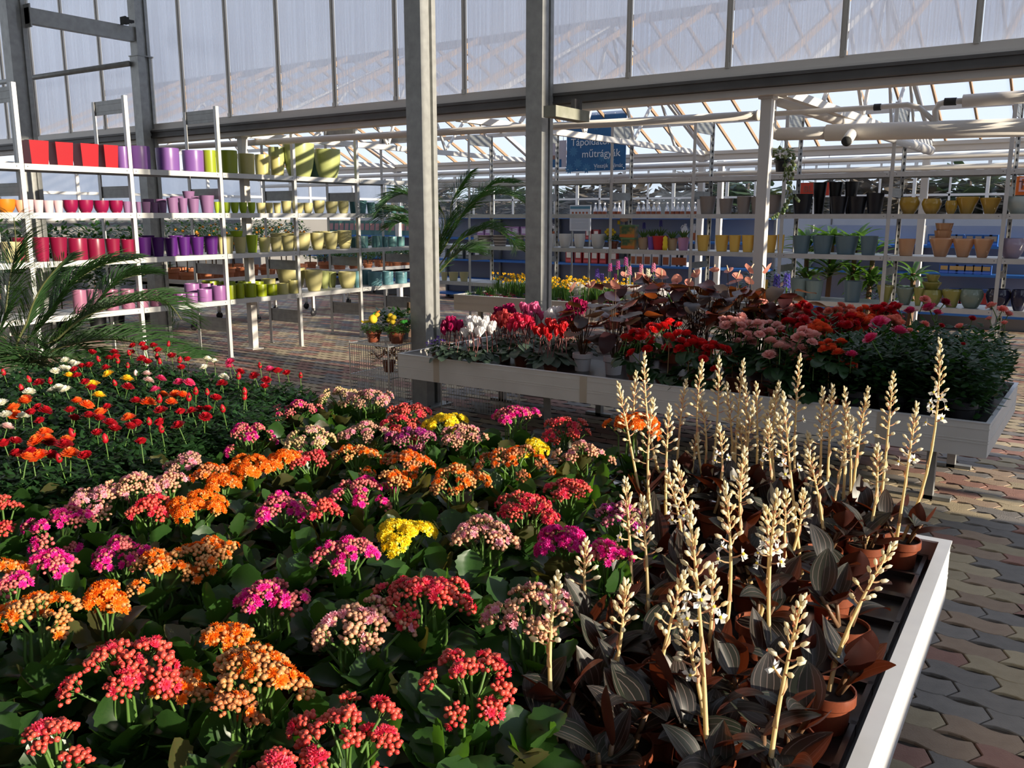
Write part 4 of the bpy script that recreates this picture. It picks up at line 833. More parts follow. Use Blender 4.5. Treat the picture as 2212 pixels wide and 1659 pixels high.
for x, y in [(785,805),(845,870),(930,850),(975,800),(990,840),(1005,885),(1090,925),(1135,745),(1215,735),(1240,770),(1310,745),(1350,785),(1435,740),(1105,815),(1125,800),(1210,855),(1255,885),(1340,850),(1365,890),(1465,835),(1530,880),(1600,865),(1550,935),(700,920),(765,915),(640,950),(660,1000),(905,935),(255,1045),(335,1060),(430,1060),(35,985),(730,1060),(780,1110),(985,1075),(1090,1095),(185,1120),(330,1275),(385,1300),(265,1320),(600,1300),(635,1370),(760,1345),(850,1370),(915,1270),(935,1410),(980,1460),(345,1390),(830,1495),(900,1560),(1110,1440),(1165,1415),(1275,1410),(1370,1405),(1380,1475),(1525,1430),(1205,1570),(550,1590),(420,1570),(40,1590),(130,1565),(625,1510),(1370,1300),(1360,1220),(1160,1215),(1610,1205),(1670,1150),(1770,1155),(1840,1195),(1540,1315),(1640,1300),(1700,1295),(1770,1290),(1750,1350),(1905,1300),(2090,1150),(2085,1195),(1895,1065),(2035,1020),(2050,970),(2170,1000)]: BL.append((*z1(x, y), 'red'))
for x, y in [(590,1000),(640,925),(690,1035),(680,1095),(790,965),(870,980),(985,1010)]: BL.append((*z2(x, y), 'red'))
for x, y in [(145,570),(265,550),(435,585),(510,620),(730,585)]: BL.append((*z6(x, y), 'red'))
for x, y in [(560,870),(620,890),(660,905),(540,935),(470,960),(580,945),(500,1100),(560,1120),(250,1140),(20,1240),(50,1335),(200,1345),(1770,860),(1830,880),(1745,930),(1910,1010),(455,1125)]: BL.append((*z1(x, y), 'white'))
for x, y in [(590,1000),(925,985),(1085,1030),(795,1075),(845,1170)]: BL.append((*z1(x, y), 'yellow'))
for x, y in [(1160,990),(1255,985),(1265,1040),(60,1440)]: BL.append((*z1(x, y), 'blush'))
for x, y in [(1370,1025),(1525,1055),(1610,1060),(1325,1120),(1965,880),(1960,920)]: BL.append((*z1(x, y), 'pink'))
BL.append((*z2(720,950), 'pink'))
for x, y in [(210,1225),(120,1280),(130,1340),(660,1220),(740,1250),(860,1320),(1265,1230),(1390,1165),(1500,1165),(1560,1170),(1460,1225),(1100,1360),(380,1490),(320,1560),(400,1540),(570,1560)]: BL.append((*z1(x, y), 'orange'))
for x, y in [(230,600),(330,580),(600,560),(220,100)]: BL.append((*z6(x, y), 'orange'))
rplants = []
def in_rose(px, py):
    if py < 738 or px > 665: return False
    lim = 1045 if px < 150 else (1045 - (px-150)*.33 if px < 420 else 950 - (px-420)*.30)
    return py < lim
ri = 0
for gx in range(-40, -15):
    for gy in range(6, 27):
        x, y = gx*.132 + (.06 if gy % 2 else 0) + rnd.uniform(-.015,.015), gy*.118 + rnd.uniform(-.015,.015)
        if x < -5.25 or y > 3.0: continue
        px, py, k = cam_px((x, y, BED1+.27))
        if px < -330 or not in_rose(max(px, 0), py-4): continue
        ri += 1; rr = random.Random(ri)
        t = thing('potted_rose', '', 'rose', (x, y, BED1), rr.uniform(0,6)); add_pot(t, .052, .095); ob('stem', RSTEM, t); stuff(ob('foliage', RF[ri % 4], t, None, None, (1,1,rr.uniform(.92,1.08))))
        rplants.append([t, Vector((x, y)), {}])
for i, (px, py, th) in enumerate(BL):
    rr = random.Random(2000+i); zb = BED1 + rr.uniform(.325,.36); P = atz(px, py, zb)
    if P.y > 3.1: zb += .03; P = atz(px, py, zb)
    q = min(rplants, key=lambda e: (e[1]-Vector((P.x, P.y))).length); t = q[0]; q[2][th] = q[2].get(th, 0) + 1
    l = Matrix.Rotation(-t.rotation_euler.z, 4, 'Z') @ (P - Vector(t.location))
    if th in ('red', 'blush') and rr.random() < .38: ob('rose_bud', RBUD, t, l, (rr.uniform(-.25,.25), rr.uniform(-.25,.25), rr.uniform(0,6)), rr.uniform(.032,.040), [RM[th]])
    else: ob('rose_bloom', ROSE[rr.choice((0,1,2,2) if th == 'red' else (0,0,1))], t, l, (rr.uniform(-.35,.35), rr.uniform(-.35,.35), rr.uniform(0,6)), rr.uniform(.028,.034)*(1.12 if th in ('orange','yellow') else 1), [RM[th]])
for t, p_, d in rplants:
    if d:
        ks = sorted(d, key=lambda k: -d[k]); nm = ' and '.join(RW[k] for k in ks[:2])
        t['label'] = 'miniature rose with %s %s among the near bench roses' % (nm, 'flower' if sum(d.values()) == 1 else 'flowers'); t['group'] = 'miniature roses, %s' % nm
    else: t['label'] = 'miniature rose showing only dark green leaves on the near bench'; t['group'] = 'flowerless miniature roses'

NUM = {1: 'one cream spike', 2: 'two cream spikes', 3: 'three cream spikes'}
for t, dx, ns in orch:
    l = Matrix.Rotation(-B1RZ, 3, 'Z') @ (Vector((dx.x, dx.y, 0)) - Vector((-.392, 3.188, 0)))
    wh = 'against the aluminium rim' if l.x > -.17 else ('along the far edge of the bench' if l.y > -.3 else ('beside the kalanchoes' if cam_px((dx.x, dx.y, BED1+.2))[0] < 1400 else 'amid the other orchids'))
    bl = any(c.name.startswith('blossom') for ch in t.children for c in ch.children)
    t['label'] = 'jewel orchid with %s%s %s' % (NUM.get(ns, 'no flower spike'), ' in white blossom' if bl else '', wh); t['group'] = t['label']
# ================================================================== BENCH OF CYCLAMENS, ANTHURIUMS, BEGONIAS
BED2 = B2Z - .072
def on_bench2(px, py, z=.85, lo=5.30, hi=6.50):
    P = atz(px, py, z)
    if P.y < lo: P = atY(px, py, lo)
    if P.y > hi: P = atY(px, py, hi)
    P.x = min(max(P.x, -4.66), -.60); return P
def loc_in(t, P): return Matrix.Rotation(-t.rotation_euler.z, 4, 'Z') @ (Vector(P) - Vector(t.location))
# cyclamen
cy_leaf = leafm('cyclamen_leaf', (.022,.055,.028), (.10,.14,.11), (.06,.16,.03), .15, .45)
CL = []
for i in range(3):
    b = MB(); leaf_grid(b, 1.0, 1.0, P_HEART, curl=-.5, fold=.08, nl=8, nw=6, wave=.05, scallop=.05, nsc=7, seed=i+30); CL.append(b.mesh('leaf', cy_leaf, True))
b = MB(); crr = random.Random(5)
for i in range(5):
    a = i*1.2566; mz = Matrix.Rotation(a, 3, 'Z'); mx_ = Matrix.Rotation(1.2, 3, 'X')
    leaf_grid(b, .050, .034, P_OBOV, curl=.5, fold=.12, nl=6, nw=4, wave=.07, seed=i, xf=lambda p, mz=mz, mx_=mx_: mz @ (mx_ @ p + Vector((0, .006, 0))))
b.blob((0,0,-.002), .007, 0); nb_ = len(b.v); b.tube([(0,0,0), (.004,.004,-.05), (0,0,-.13)], .0022, 5, 1, False)
CYF = b.mesh('cyclamen_flower', [white_pl, M('cyclamen_stalk', (.16,.05,.05), .5)], True)
CT = {'white': (.88,.86,.86), 'magenta': (.42,.005,.10), 'red': (.62,.012,.018), 'rose': (.75,.03,.10), 'pink': (.80,.16,.36), 'coral': (.72,.10,.10)}
CM = {k: M('cyclamen_'+k, v, .5, transl=.35, objvar=.08) for k, v in CT.items()}
def cyclamen(px, py, col, wpx, i, row=None):
    rr = random.Random(3000+i); P = on_bench2(px, py, .82, hi=6.0); t = thing('cyclamen', '%s cyclamen with marbled leaves on the begonia bench' % {'magenta': 'deep magenta', 'rose': 'rose red'}.get(col, col), 'cyclamen', (P.x, P.y, BED2), rr.uniform(0,6), '%s cyclamens' % col)
    add_pot(t, .062, .10); R = max(.07, wpx/2*depth(P)/F_PX); zf = P.z - BED2
    for k in range(26):
        a = k*GA; r = .02 + .085*math.sqrt(k/26); L_ = rr.uniform(.085,.12); ob('leaf', CL[rr.randrange(3)], t, (r*math.cos(a), r*math.sin(a), .215 - .95*r + rr.uniform(-.015,.02)), (rr.uniform(-.5,.1), rr.uniform(-.2,.2), a-1.57), L_)
    for k in range(19):
        a = k*GA; r = R*.95*math.sqrt(k/19); ob('flower', CYF, t, (r*math.cos(a), r*math.sin(a), zf + rr.uniform(-.05,.035) - .3*r), (rr.uniform(-.25,.25), rr.uniform(-.25,.25), a), rr.uniform(1.15,1.45), [CM[col]])
for i, a in enumerate([(978,702,'magenta',55),(1035,705,'white',75),(1090,690,'coral',60),(1125,700,'rose',55),(1190,712,'red',80),(1150,672,'pink',50),(1090,672,'magenta',45),(1200,682,'white',50),(1225,690,'rose',40),(1245,668,'magenta',50)]): cyclamen(*a, i)
# trailing campanula at the corner
vio = M('campanula', (.16,.04,.50), .5, transl=.25); camp_leaf = leafm('campanula_leaf', (.03,.07,.02), (.05,.10,.03), (.1,.25,.03))
P = on_bench2(950, 722, .72); t = thing('campanula', 'violet trailing campanula at the corner of the cyclamen bench', 'campanula', (P.x-.02, P.y, BED2)); add_pot(t, .05, .09); stuff(ob('foliage', foliage(160, .085, .07, .19, .025, 77, camp_leaf, .8), t))
for k in range(26):
    b = MB() if k == 0 else b
    if k == 0:
        for j in range(5): petal(b, (0,0,0), j*1.2566, .3, .015, .011, 0, None, .2)
        CAMP = b.mesh('flower', vio)
    a = k*GA; r = .095*math.sqrt(k/26); ob('flower', CAMP, t, (r*math.cos(a), r*math.sin(a), .205 - .5*r + rnd.uniform(-.01,.015)), (rnd.uniform(-.6,.6), rnd.uniform(-.6,.6), a), 1.1)
# anthuriums
an_leaf = leafm('anthurium_leaf', (.028,.030,.022), (.045,.022,.018), (.35,.10,.02), .20, .35, .5); an_leaf_red = leafm('anthurium_leaf_red', (.20,.035,.020), (.13,.03,.02), (.70,.16,.03), .35, .38, .3); an_leaf_dk = leafm('anthurium_leaf_plum', (.035,.012,.016), (.05,.016,.018), (.3,.05,.03), .18, .35, .3)
AL = []
for i in range(3):
    b = MB(); leaf_grid(b, 1.0, .80, P_HEART, curl=[-.8,-.4,.3][i], fold=.12, nl=8, nw=4, wave=.03, seed=i+60); AL.append(b.mesh('leaf', an_leaf, True))
spath = M('anthurium_spathe', (.72,.22,.17), .35, var=((.80,.38,.28), 18, .3), transl=.4, tcol=(.85,.35,.25)); spad = M('anthurium_spadix', (.82,.52,.33), .5)
ASP = []
for i in range(2):
    b = MB(); leaf_grid(b, .075, .075, P_HEART, curl=[.7,.4][i], fold=.30, nl=7, nw=4, wave=.02, seed=i+70); b.tube([(0,.012,.004), (0,.02,.03), (0,.022,.052)], [.0055,.005,.003], 7, 1)
    b.uv = None; ASP.append(b.mesh('spathe', [spath, spad], True))
an_stem = M('anthurium_stem', (.07,.04,.02), .6)
def anthurium(P, pi, pot=True, htop=.50, nl=19):
    rr = random.Random(4000+pi); t = thing('anthurium', 'anthurium with dark heart-shaped leaves and pink spathes on the begonia bench', 'anthurium', (P.x, P.y, BED2), rr.uniform(0,6), 'pink anthuriums')
    if pi < 3: ob('pot', POT['rim'], t, (0,0,0), None, (.078,.078,.135), [white_pl]); ob('soil', SOIL, t, (0,0,.118), None, (.07,.07,1))
    else: add_pot(t, .07, .12)
    for k in range(nl):
        a = k*GA + rr.uniform(-.3,.3); r = rr.uniform(.04,.20); z = htop*(1.02 - .5*(k/nl)) + rr.uniform(-.05,.03); L_ = rr.uniform(.13,.19); p = Vector((r*math.cos(a), r*math.sin(a), z))
        q = MB(); q.tube([(.015*math.cos(a), .015*math.sin(a), .12), p*.5 + Vector((0,0,.08)), p], .0028, 5, 0, False); st = ob('petiole', q.mesh('petiole', an_stem, True), t)
        ob('leaf', AL[rr.randrange(3)], t, p, (rr.uniform(-.75,.45), rr.uniform(-.5,.5), a-1.57), L_, [rr.choice((None, None, an_leaf_red, an_leaf_dk, an_leaf_dk))])
    return t
ants = []
for i, (px, py) in enumerate([(1258,800),(1325,808),(1375,782),(1400,745),(1455,742),(1520,745),(1580,735),(1640,728),(1500,725),(1600,722),(1690,715),(1350,735),(1440,722)]):
    P = on_bench2(px, py, BED2, 5.32, 6.48); ants.append((anthurium(P, i, htop=.64 if i > 2 else .52), P))
for i, (px, py) in enumerate([(1232,632),(1272,622),(1368,606),(1402,610),(1352,600),(1392,596),(1462,612),(1488,618),(1540,588),(1572,590),(1590,602),(1618,614),(1652,592),(1500,600),(1555,640),(1330,625),(1620,590),(1430,600)]):
    rr = random.Random(5000+i); t, P0 = min(ants, key=lambda e: abs(cam_px(e[1])[0]-px) + .2*abs(depth(e[1])-6)); P = atk(px, py, depth(P0) + rr.uniform(-.08,.08)); l = loc_in(t, P)
    q = MB(); q.tube([(0,0,.12), l*.55 + Vector((0,0,.05)), l], .0026, 5, 0, False); ob('flower_stalk', q.mesh('flower_stalk', an_stem, True), t)
    ob('spathe', ASP[i % 2], t, l, (rr.uniform(.1,.9), rr.uniform(-.4,.4), rr.uniform(0,6)), rr.uniform(1.0,1.35))
# begonias
be_leaf = leafm('begonia_leaf', (.020,.058,.022), (.03,.08,.025), (.08,.22,.03), .2, .42)
BEL = []
for i in range(3):
    b = MB(); leaf_grid(b, 1.0, .9, P_HEART, curl=[-.6,-.2,-.9][i], fold=.1, nl=8, nw=4, wave=.05, scallop=.12, nsc=6, seed=i+80); BEL.append(b.mesh('leaf', be_leaf, True))
BT = {'red': ((.68,.010,.014),(.82,.03,.03)), 'pink': ((.88,.40,.36),(.92,.54,.48)), 'deep': ((.50,.006,.015),(.62,.012,.02)), 'coral': ((.85,.085,.028),(.92,.16,.05)), 'salmon': ((.80,.18,.12),(.85,.3,.2))}
BM = {k: M('begonia_'+k, v[0], .5, island=v[1], transl=.3, objvar=.1) for k, v in BT.items()}
stake = M('stake', (.45,.30,.14), .7)
def begonia(px, py, col, wpx, i, n_=15, lowrow=False):
    rr = random.Random(6000+i); P = on_bench2(px, py, .965, 5.36, 6.45); t = thing('begonia', '%s double-flowered begonia on the anthurium bench' % {'deep': 'dark red', 'red': 'scarlet', 'pink': 'pale pink', 'coral': 'coral orange', 'salmon': 'salmon'}[col], 'begonia', (P.x, P.y, BED2), rr.uniform(0,6), '%s begonias' % col)
    add_pot(t, .068, .11); zt = P.z - BED2; R = max(.05, wpx/2*depth(P)/F_PX)
    for k in range(34):
        a = k*GA; f = (k*.618) % 1; r = .03 + .095*math.sqrt(rr.random()); z = .10 + (zt-.14)*f*rr.uniform(.9,1.02); ob('leaf', BEL[rr.randrange(3)], t, (r*math.cos(a), r*math.sin(a), max(.09, z)), (rr.uniform(-.7,.1), rr.uniform(-.3,.3), a-1.57), rr.uniform(.075,.115))
    q = MB(); q.tube([(.02,.01,.09), (.03,.012,zt-.06)], .003, 5); ob('support_stake', q.mesh('support_stake', stake), t)
    for k in range(n_):
        a = k*GA; r = R*math.sqrt((k+.2)/n_); z = zt + rr.uniform(-.02,.025) - .35*r*r/R
        if rr.random() < .25: z -= rr.uniform(.04,.13)
        ob('bloom', ROSE[rr.choice((0,0,1))], t, (r*math.cos(a), r*math.sin(a), z), (rr.uniform(-.7,.7), rr.uniform(-.7,.7), a), rr.uniform(.034,.048), [BM[col]])
for i, a in enumerate([(1378,722,'red',60),(1440,705,'red',100),(1490,738,'red',70),(1540,745,'red',70),(1595,692,'pink',85),(1650,700,'pink',95),(1700,668,'pink',80),(1688,740,'pink',80),(1745,722,'pink',60),(1735,665,'deep',85),(1790,690,'deep',90),(1720,695,'deep',60),(1840,690,'deep',80),(1800,745,'coral',85),(1848,690,'coral',70),(1765,705,'coral',50),(1820,668,'salmon',60),(1885,672,'coral',70),(1920,665,'deep',60),(1640,660,'pink',60),(1930,690,'salmon',50)]): begonia(*a, i)
# bush roses at the end of the bench
RFB = [foliage(380, .15, .10, .52, .055, 140+i, rose_leaf, .6) for i in range(3)]
bush = []
for i in range(30):
    P = Vector((-1.62 + (i % 6)*.19 + (.06 if (i//6) % 2 else 0), 5.40 + (i//6)*.245, BED2)); rr = random.Random(7000+i); P.x = min(P.x, -.68)
    if any((e[1]-P).length < .12 for e in bush): continue
    t = thing('bush_rose', '', 'rose', (P.x, P.y, BED2), rr.uniform(0,6)); ob('pot', POT['rim'], t, (0,0,0), None, (.085,.085,.15), [black_pl]); ob('soil', SOIL, t, (0,0,.132), None, (.078,.078,1)); stuff(ob('foliage', RFB[i % 3], t, None, None, (1,1,rr.uniform(.85,1.05)))); bush.append((t, P, {}))
for i, (px, py, col, s) in enumerate([(1900,700,'pink',.058),(1942,719,'pink',.048),(1882,734,'pink',.044),(1840,768,'pink',.034),(1885,668,'red',.04),(2008,668,'pink',.05),(2025,678,'pink',.035),(2040,656,'deep',.042),(1966,675,'pink',.045),(1997,702,'salmon',.032),(2142,662,'salmon',.034),(2165,670,'salmon',.034),(2137,690,'salmon',.022),(2172,700,'salmon',.024),(1998,648,'salmon',.034),(2033,705,'red',.02),(2073,707,'salmon',.026),(2100,690,'red',.026),(2207,682,'salmon',.03),(1965,715,'salmon',.02),(2080,745,'red',.016)]):
    rr = random.Random(7100+i); t, P0, d = min(bush, key=lambda e: (e[1].xy - on_bench2(px, py, .98, 5.26, 6.5).xy).length); d[col] = 1; P = on_bench2(px, py, .98 + rr.uniform(-.02,.02), 5.26, 6.5); ob('rose_bloom', ROSE[rr.choice((0,1)) if s > .03 else 2], t, loc_in(t, P), (rr.uniform(-.5,.5), rr.uniform(-.5,.5), rr.uniform(0,6)), s*1.2, [RM[col]])
for t, P, d in bush:
    if d: nm = ' and '.join(RW[k] for k in list(d)[:2]); t['label'] = 'bush rose with %s flowers at the open bench end' % nm; t['group'] = 'bush roses, ' + nm
    else: t['label'] = 'dark leafy bush rose without flowers at the open end of the bench'; t['group'] = 'flowerless bush roses'
# hyacinth spikes behind the anthuriums on the same bench
hy_leaf = leafm('hyacinth_leaf', (.05,.12,.03), (.07,.15,.04), (.2,.4,.05))
def hyacinth_mesh(seed, m):
    rr = random.Random(seed); b = MB()
    for i in range(42):
        f = i/42; a = i*GA; r = .024*(1-.35*f); c = (r*math.cos(a), r*math.sin(a), .10*f); q = rot_to((math.cos(a), math.sin(a), .2))
        for j in range(6): petal(b, c, j*1.047, .35, .013, .006, 0, q, .2)
    b.tube([(0,0,-.12), (0,0,.1)], .006, 6, 1, False); return b.mesh('flower_spike', [m, kal_stem])
HYC = {'violet': (.13,.05,.42), 'plum': (.42,.05,.26), 'pink': (.72,.22,.38), 'cream': (.85,.80,.62), 'blue': (.07,.05,.40)}
HYM = {k: hyacinth_mesh(8, M('hyacinth_'+k, v, .5, transl=.25)) for k, v in HYC.items()}
HB = MB()
for i in range(7):
    a = i*.9; mz = Matrix.Rotation(a, 3, 'Z'); mx_ = Matrix.Rotation(1.15, 3, 'X'); leaf_grid(HB, .17, .024, P_LANC, curl=-.3, fold=.5, nl=5, nw=2, seed=i, xf=lambda p, mz=mz, mx_=mx_: mz @ (mx_ @ p))
HYL = HB.mesh('leaves', hy_leaf, True)
def hyacinth(P, base_z, col, i, lab, grp=None):
    t = thing('hyacinth', lab, 'hyacinth', (P.x, P.y, base_z), i*.7, grp); add_pot(t, .05, .09); ob('leaves', HYL, t, (0,0,.08)); ob('flower_spike', HYM[col], t, (0,0,max(.2, P.z-base_z-.05))); return t
for i, (px, py, c) in enumerate([(1678,608,'blue'),(1700,606,'blue')]): hyacinth(atY(px, py, 6.5), BED2, c, i, 'deep blue hyacinth at the back of the begonia bench', 'blue hyacinths')
# ================================================================== BACKGROUND
def bush_plant(name, lab, cat, loc, pr, ph, pm, R, z0, z1, n_, size, m, group=None, trunk=False, W=.5, fruit=None, seed=0):
    t = thing(name, lab, cat, loc, seed*.7, group); ob('pot', POT['rim'], t, (0,0,0), None, (pr, pr, ph), [pm]); ob('soil', SOIL, t, (0,0,ph*.87), None, (pr*.9, pr*.9, 1))
    if trunk: q = MB(); q.tube([(0,0,ph*.8), (.01,.0,(ph+z0)/2), (0,0,z0+.1)], .010, 6); ob('trunk', q.mesh('trunk', M('bark', (.10,.065,.04), .8)), t)
    fo = foliage(n_, R, z0, z1, size, 900+seed, m, W); stuff(ob('foliage', fo, t))
    if fruit:
        rr = random.Random(seed)
        for k in range(fruit): a = rr.uniform(0,6.3); ob('fruit', FRUIT, t, (R*.95*math.cos(a)*rr.uniform(.6,1), R*.95*math.sin(a)*rr.uniform(.6,1), z0 + (z1-z0)*rr.uniform(.15,.7)))
    return t
b = MB(); b.blob((0,0,0), .021, 0, 2); FRUIT = b.mesh('fruit', M('kumquat', (.9,.33,.02), .4, transl=.1), True)
gl_leaf = leafm('glossy_leaf', (.025,.075,.018), (.04,.11,.02), (.12,.32,.03), .25, .3); dk_leaf = leafm('dark_leaf', (.012,.04,.015), (.02,.055,.02), (.06,.16,.02), .2, .35)
# white roll benches of citrus behind the colour-sorted rack
wbench = M('white_bench', (.70,.66,.60), .6)
def roll_bench(lab, x0, x1, y0, y1, z):
    t = thing('roll_bench', lab, 'bench'); 
    for nm, a in (('tray', (x0, x1, y0, y1, z-.10, z-.06)), ('side', (x1-.02, x1, y0, y1, z-.11, z)), ('side', (x0, x0+.02, y0, y1, z-.11, z)), ('end', (x0+.02, x1-.02, y0, y0+.02, z-.11, z)), ('end', (x0+.02, x1-.02, y1-.02, y1, z-.11, z))):
        q = MB(); q.box(*a); ob(nm, q.mesh(nm, wbench), t)
    for x in (x0+.1, x1-.1):
        for y in (y0+.15, (y0+y1)/2, y1-.15):
            q = MB(); q.box(x-.02, x+.02, y-.02, y+.02, .13, z-.10); ob('leg', q.mesh('leg', wbench), t)
            q = MB(); q.box(x-.03, x+.03, y-.012, y+.012, .09, .13); ob('castor_fork', q.mesh('castor_fork', galv), t)
            q = MB(); q.tube([(x-.012, y, .055), (x+.012, y, .055)], .055, 14); ob('castor', q.mesh('castor', black_pl, True), t)
roll_bench('white roll bench of potted citrus trees behind the colour-sorted rack', -12.1, -10.95, 7.6, 10.2, .74)
roll_bench('white roll bench of terracotta pots nearer the glasshouse aisle', -12.1, -10.95, 10.6, 13.0, .74)
ci = 0
for y in (7.75, 8.1, 8.45, 8.8, 9.15, 9.5, 9.85, 10.75, 11.1, 11.45, 11.8, 12.15, 12.5, 12.8):
    for x in (-11.12, -11.48, -11.85):
        ci += 1; rr = random.Random(ci); pr = rr.uniform(.11,.14) if y < 10.4 else rr.uniform(.08,.12); hgt = rr.uniform(.84,1.0) if y < 10.4 else rr.uniform(.36,.55)
        bush_plant('citrus_tree', 'small kumquat tree in a terracotta pot on the white roll bench' if y < 10.4 else 'leafy house plant in a terracotta pot on the second white roll bench', 'citrus' if y < 10.4 else 'house plant', (x + rr.uniform(-.03,.03), y + rr.uniform(-.03,.03), .68), pr, pr*1.45, terra_far, .17 if y < 10.4 else .12, .48 if y < 10.4 else .2, hgt, 190, .06, gl_leaf, 'kumquats on the roll bench' if y < 10.4 else 'house plants on the roll bench', True, .45, 7 if y < 10.4 and x > -11.6 else None, ci)
# laurel hedge plants and grey cabinet beyond
for i in range(7): bush_plant('laurel', 'leafy laurel shrub standing beyond the colour-sorted rack', 'shrub', (-12.6 - .2*(i % 2), 5.5 + i*.42, 0), .15, .26, black_pl, .36, .6, 1.60, 760, .11, gl_leaf, 'laurel shrubs', True, .42, None, 60+i)
q = MB(); q.box(-.45,.45,-.5,.5,.04,1.45); q2 = MB(); q2.box(.45,.46,-.47,.47,.1,1.4)
t = thing('cabinet', 'grey metal cabinet beyond the colour-sorted rack', 'cabinet', (-13.6, 5.1, 0)); cab_m = M('cabinet_grey', (.20,.21,.21), .6); ob('body', q.mesh('body', cab_m), t)
for zz in (.35,.65,.95,1.25):
    q = MB(); q.box(.45,.465,-.47,.47,zz-.13,zz+.13); ob('drawer', q.mesh('drawer', cab_m), t)
q = MB(); q.box(-.4,.4,-.45,.45,0,.04); ob('plinth', q.mesh('plinth', hole_dark), t)
# green sack behind the lime planters
q = MB(); q.box(-.04,.04,-.12,.12,0,.34); tag(ob('fertiliser_box', q.mesh('fertiliser_box', M('dark_green_box', (.03,.10,.03), .5)), None, (AX-.48, 8.28, AZ[0])), 'dark green carton behind the lime planters on the top shelf', 'box')
# ---------------- daffodil bench
daf_y = M('daffodil', (.92,.64,.03), .5, transl=.3); daf_o = M('daffodil_cup', (.92,.48,.01), .5, transl=.25); blade = leafm('blade', (.045,.12,.03), (.06,.16,.03), (.2,.42,.05))
b = MB()
for j in range(6): petal(b, (0,0,0), j*1.047, .12, .022, .014, 0, None, .15)
b.lathe([(.006,0),(.008,.010),(.011,.016)], 8, 1); DAF = b.mesh('flower', [daf_y, daf_o], True)
b = MB(); rr = random.Random(2)
for i in range(36):
    a = i*GA; r = .06*math.sqrt(i/36); h = rr.uniform(.14,.24); l = rr.uniform(-.03,.05); s = Vector((-math.sin(a), math.cos(a), 0))*.005; p0 = Vector((r*math.cos(a), r*math.sin(a), .03)); p1 = p0 + Vector((l*math.cos(a), l*math.sin(a), h)); b.add([p0-s, p0+s, (p0+p1)/2+s*1.1, p1, (p0+p1)/2-s*1.1], [(0,1,2,4),(4,2,3)])
BLD = b.mesh('leaves', blade)
b = MB()
for i in range(20):
    a = i*GA; r = .06*math.sqrt(i/20); h = rr.uniform(.04,.09); s = Vector((-math.sin(a), math.cos(a), 0))*.005; p0 = Vector((r*math.cos(a), r*math.sin(a), .04)); b.add([p0-s, p0+s, p0+Vector((0,0,h))], [(0,1,2)]); b.blob(p0, .011, 1)
SHOOT = b.mesh('shoots', [blade, M('bulb', (.55,.30,.18), .6)])
saucers = {'navy': (.02,.03,.10), 'white': (.75,.75,.75), 'crimson': (.45,.02,.08)}
di = 0
for row, y in enumerate((9.20, 9.42, 9.64, 9.86)):
    for k in range(17):
        x = -7.12 + k*.222; di += 1; rr = random.Random(di)
        if x > -3.5 or (k > 10 and row < 1 and False): continue
        if x > -5.1: continue
        col = ('navy','navy','white','crimson','crimson','white','white','white','white')[k % 9] if row == 0 else rr.choice(('navy','white','crimson'))
        early = (k < 5 and row == 0)
        t = thing('daffodil_bowl', ('%s bowl of sprouting bulbs on the daffodil bench' if early else '%s bowl of yellow daffodils on the grey bench') % col, 'daffodils', (x, y, .548), di*.9, ('%s bulb bowls' if early else '%s daffodil bowls') % col)
        ob('bowl', POT['flare'], t, (0,0,0), None, (.095,.095,.065), [M('saucer_'+col, saucers[col], .4)]); ob('soil', SOIL, t, (0,0,.05), None, (.08,.08,1))
        if early: ob('shoots', SHOOT, t, (0,0,.01)); continue
        if k < 2 and row < 3: ob('leaves', BLD, t, (0,0,.02), None, (1,1,.6)); continue
        ob('leaves', BLD, t, (0,0,.02), None, (1,1,1.05))
        for j in range(9): a = j*GA; r = .085*math.sqrt(j/9); ob('flower', DAF, t, (r*math.cos(a), r*math.sin(a), .27 + rr.uniform(-.05,.05)), (rr.uniform(.5,1.2), 0, rr.uniform(0,6)), 1.05)
# hyacinths and wrapped bouquets on the same bench
for i, (px, py, c) in enumerate([(1290,590,'violet'),(1300,600,'violet'),(1306,615,'cream'),(1318,578,'plum'),(1335,572,'plum'),(1352,565,'plum'),(1360,585,'pink'),(1385,580,'pink'),(1400,590,'cream'),(1412,578,'pink'),(1285,610,'violet'),(1330,600,'plum'),(1375,600,'pink'),(1450,640,'blue'),(1460,618,'pink')]):
    P = atY(px, py, 9.35 + .12*(i % 4)); hyacinth(P, .548, c, i, '%s hyacinth on the daffodil bench' % c, '%s hyacinths on the daffodil bench' % c)
sleeve, n, L, p, out = mat_nodes('cellophane'); tr = n.new('ShaderNodeBsdfTransparent'); ms = n.new('ShaderNodeMixShader'); ms.inputs[0].default_value = .45; p.inputs['Base Color'].default_value = (.85,.82,.82,1); p.inputs['Roughness'].default_value = .3
L.new(tr.outputs[0], ms.inputs[1]); L.new(p.outputs[0], ms.inputs[2]); L.new(ms.outputs[0], out.inputs['Surface'])
b = MB(); b.lathe([(.05,0),(.075,.12),(.12,.27),(.125,.29)], 14); SLV = b.mesh('sleeve', sleeve, True)
for i, (px, py, c) in enumerate([(1252,600,'cream'),(1365,575,'pink'),(1395,575,'pink'),(1425,570,'pink')]):
    P = atY(px, py, 9.3); t = thing('wrapped_primrose', 'cellophane-wrapped %s flowers on the daffodil bench' % c, 'bouquet', (P.x, P.y, .548), 0, 'cellophane-wrapped %s flowers' % c); ob('sleeve', SLV, t, (0,0,.0)); add_pot(t, .045, .08); stuff(ob('foliage', foliage(60, .06, .08, .2, .04, 300+i, blade), t))
    for j in range(8): a = j*GA; ob('flower', ROSE[0], t, (.07*math.sqrt(j/8)*math.cos(a), .07*math.sqrt(j/8)*math.sin(a), .235), (.3,0,a), .03, [RM['blush' if c == 'pink' else 'white']])
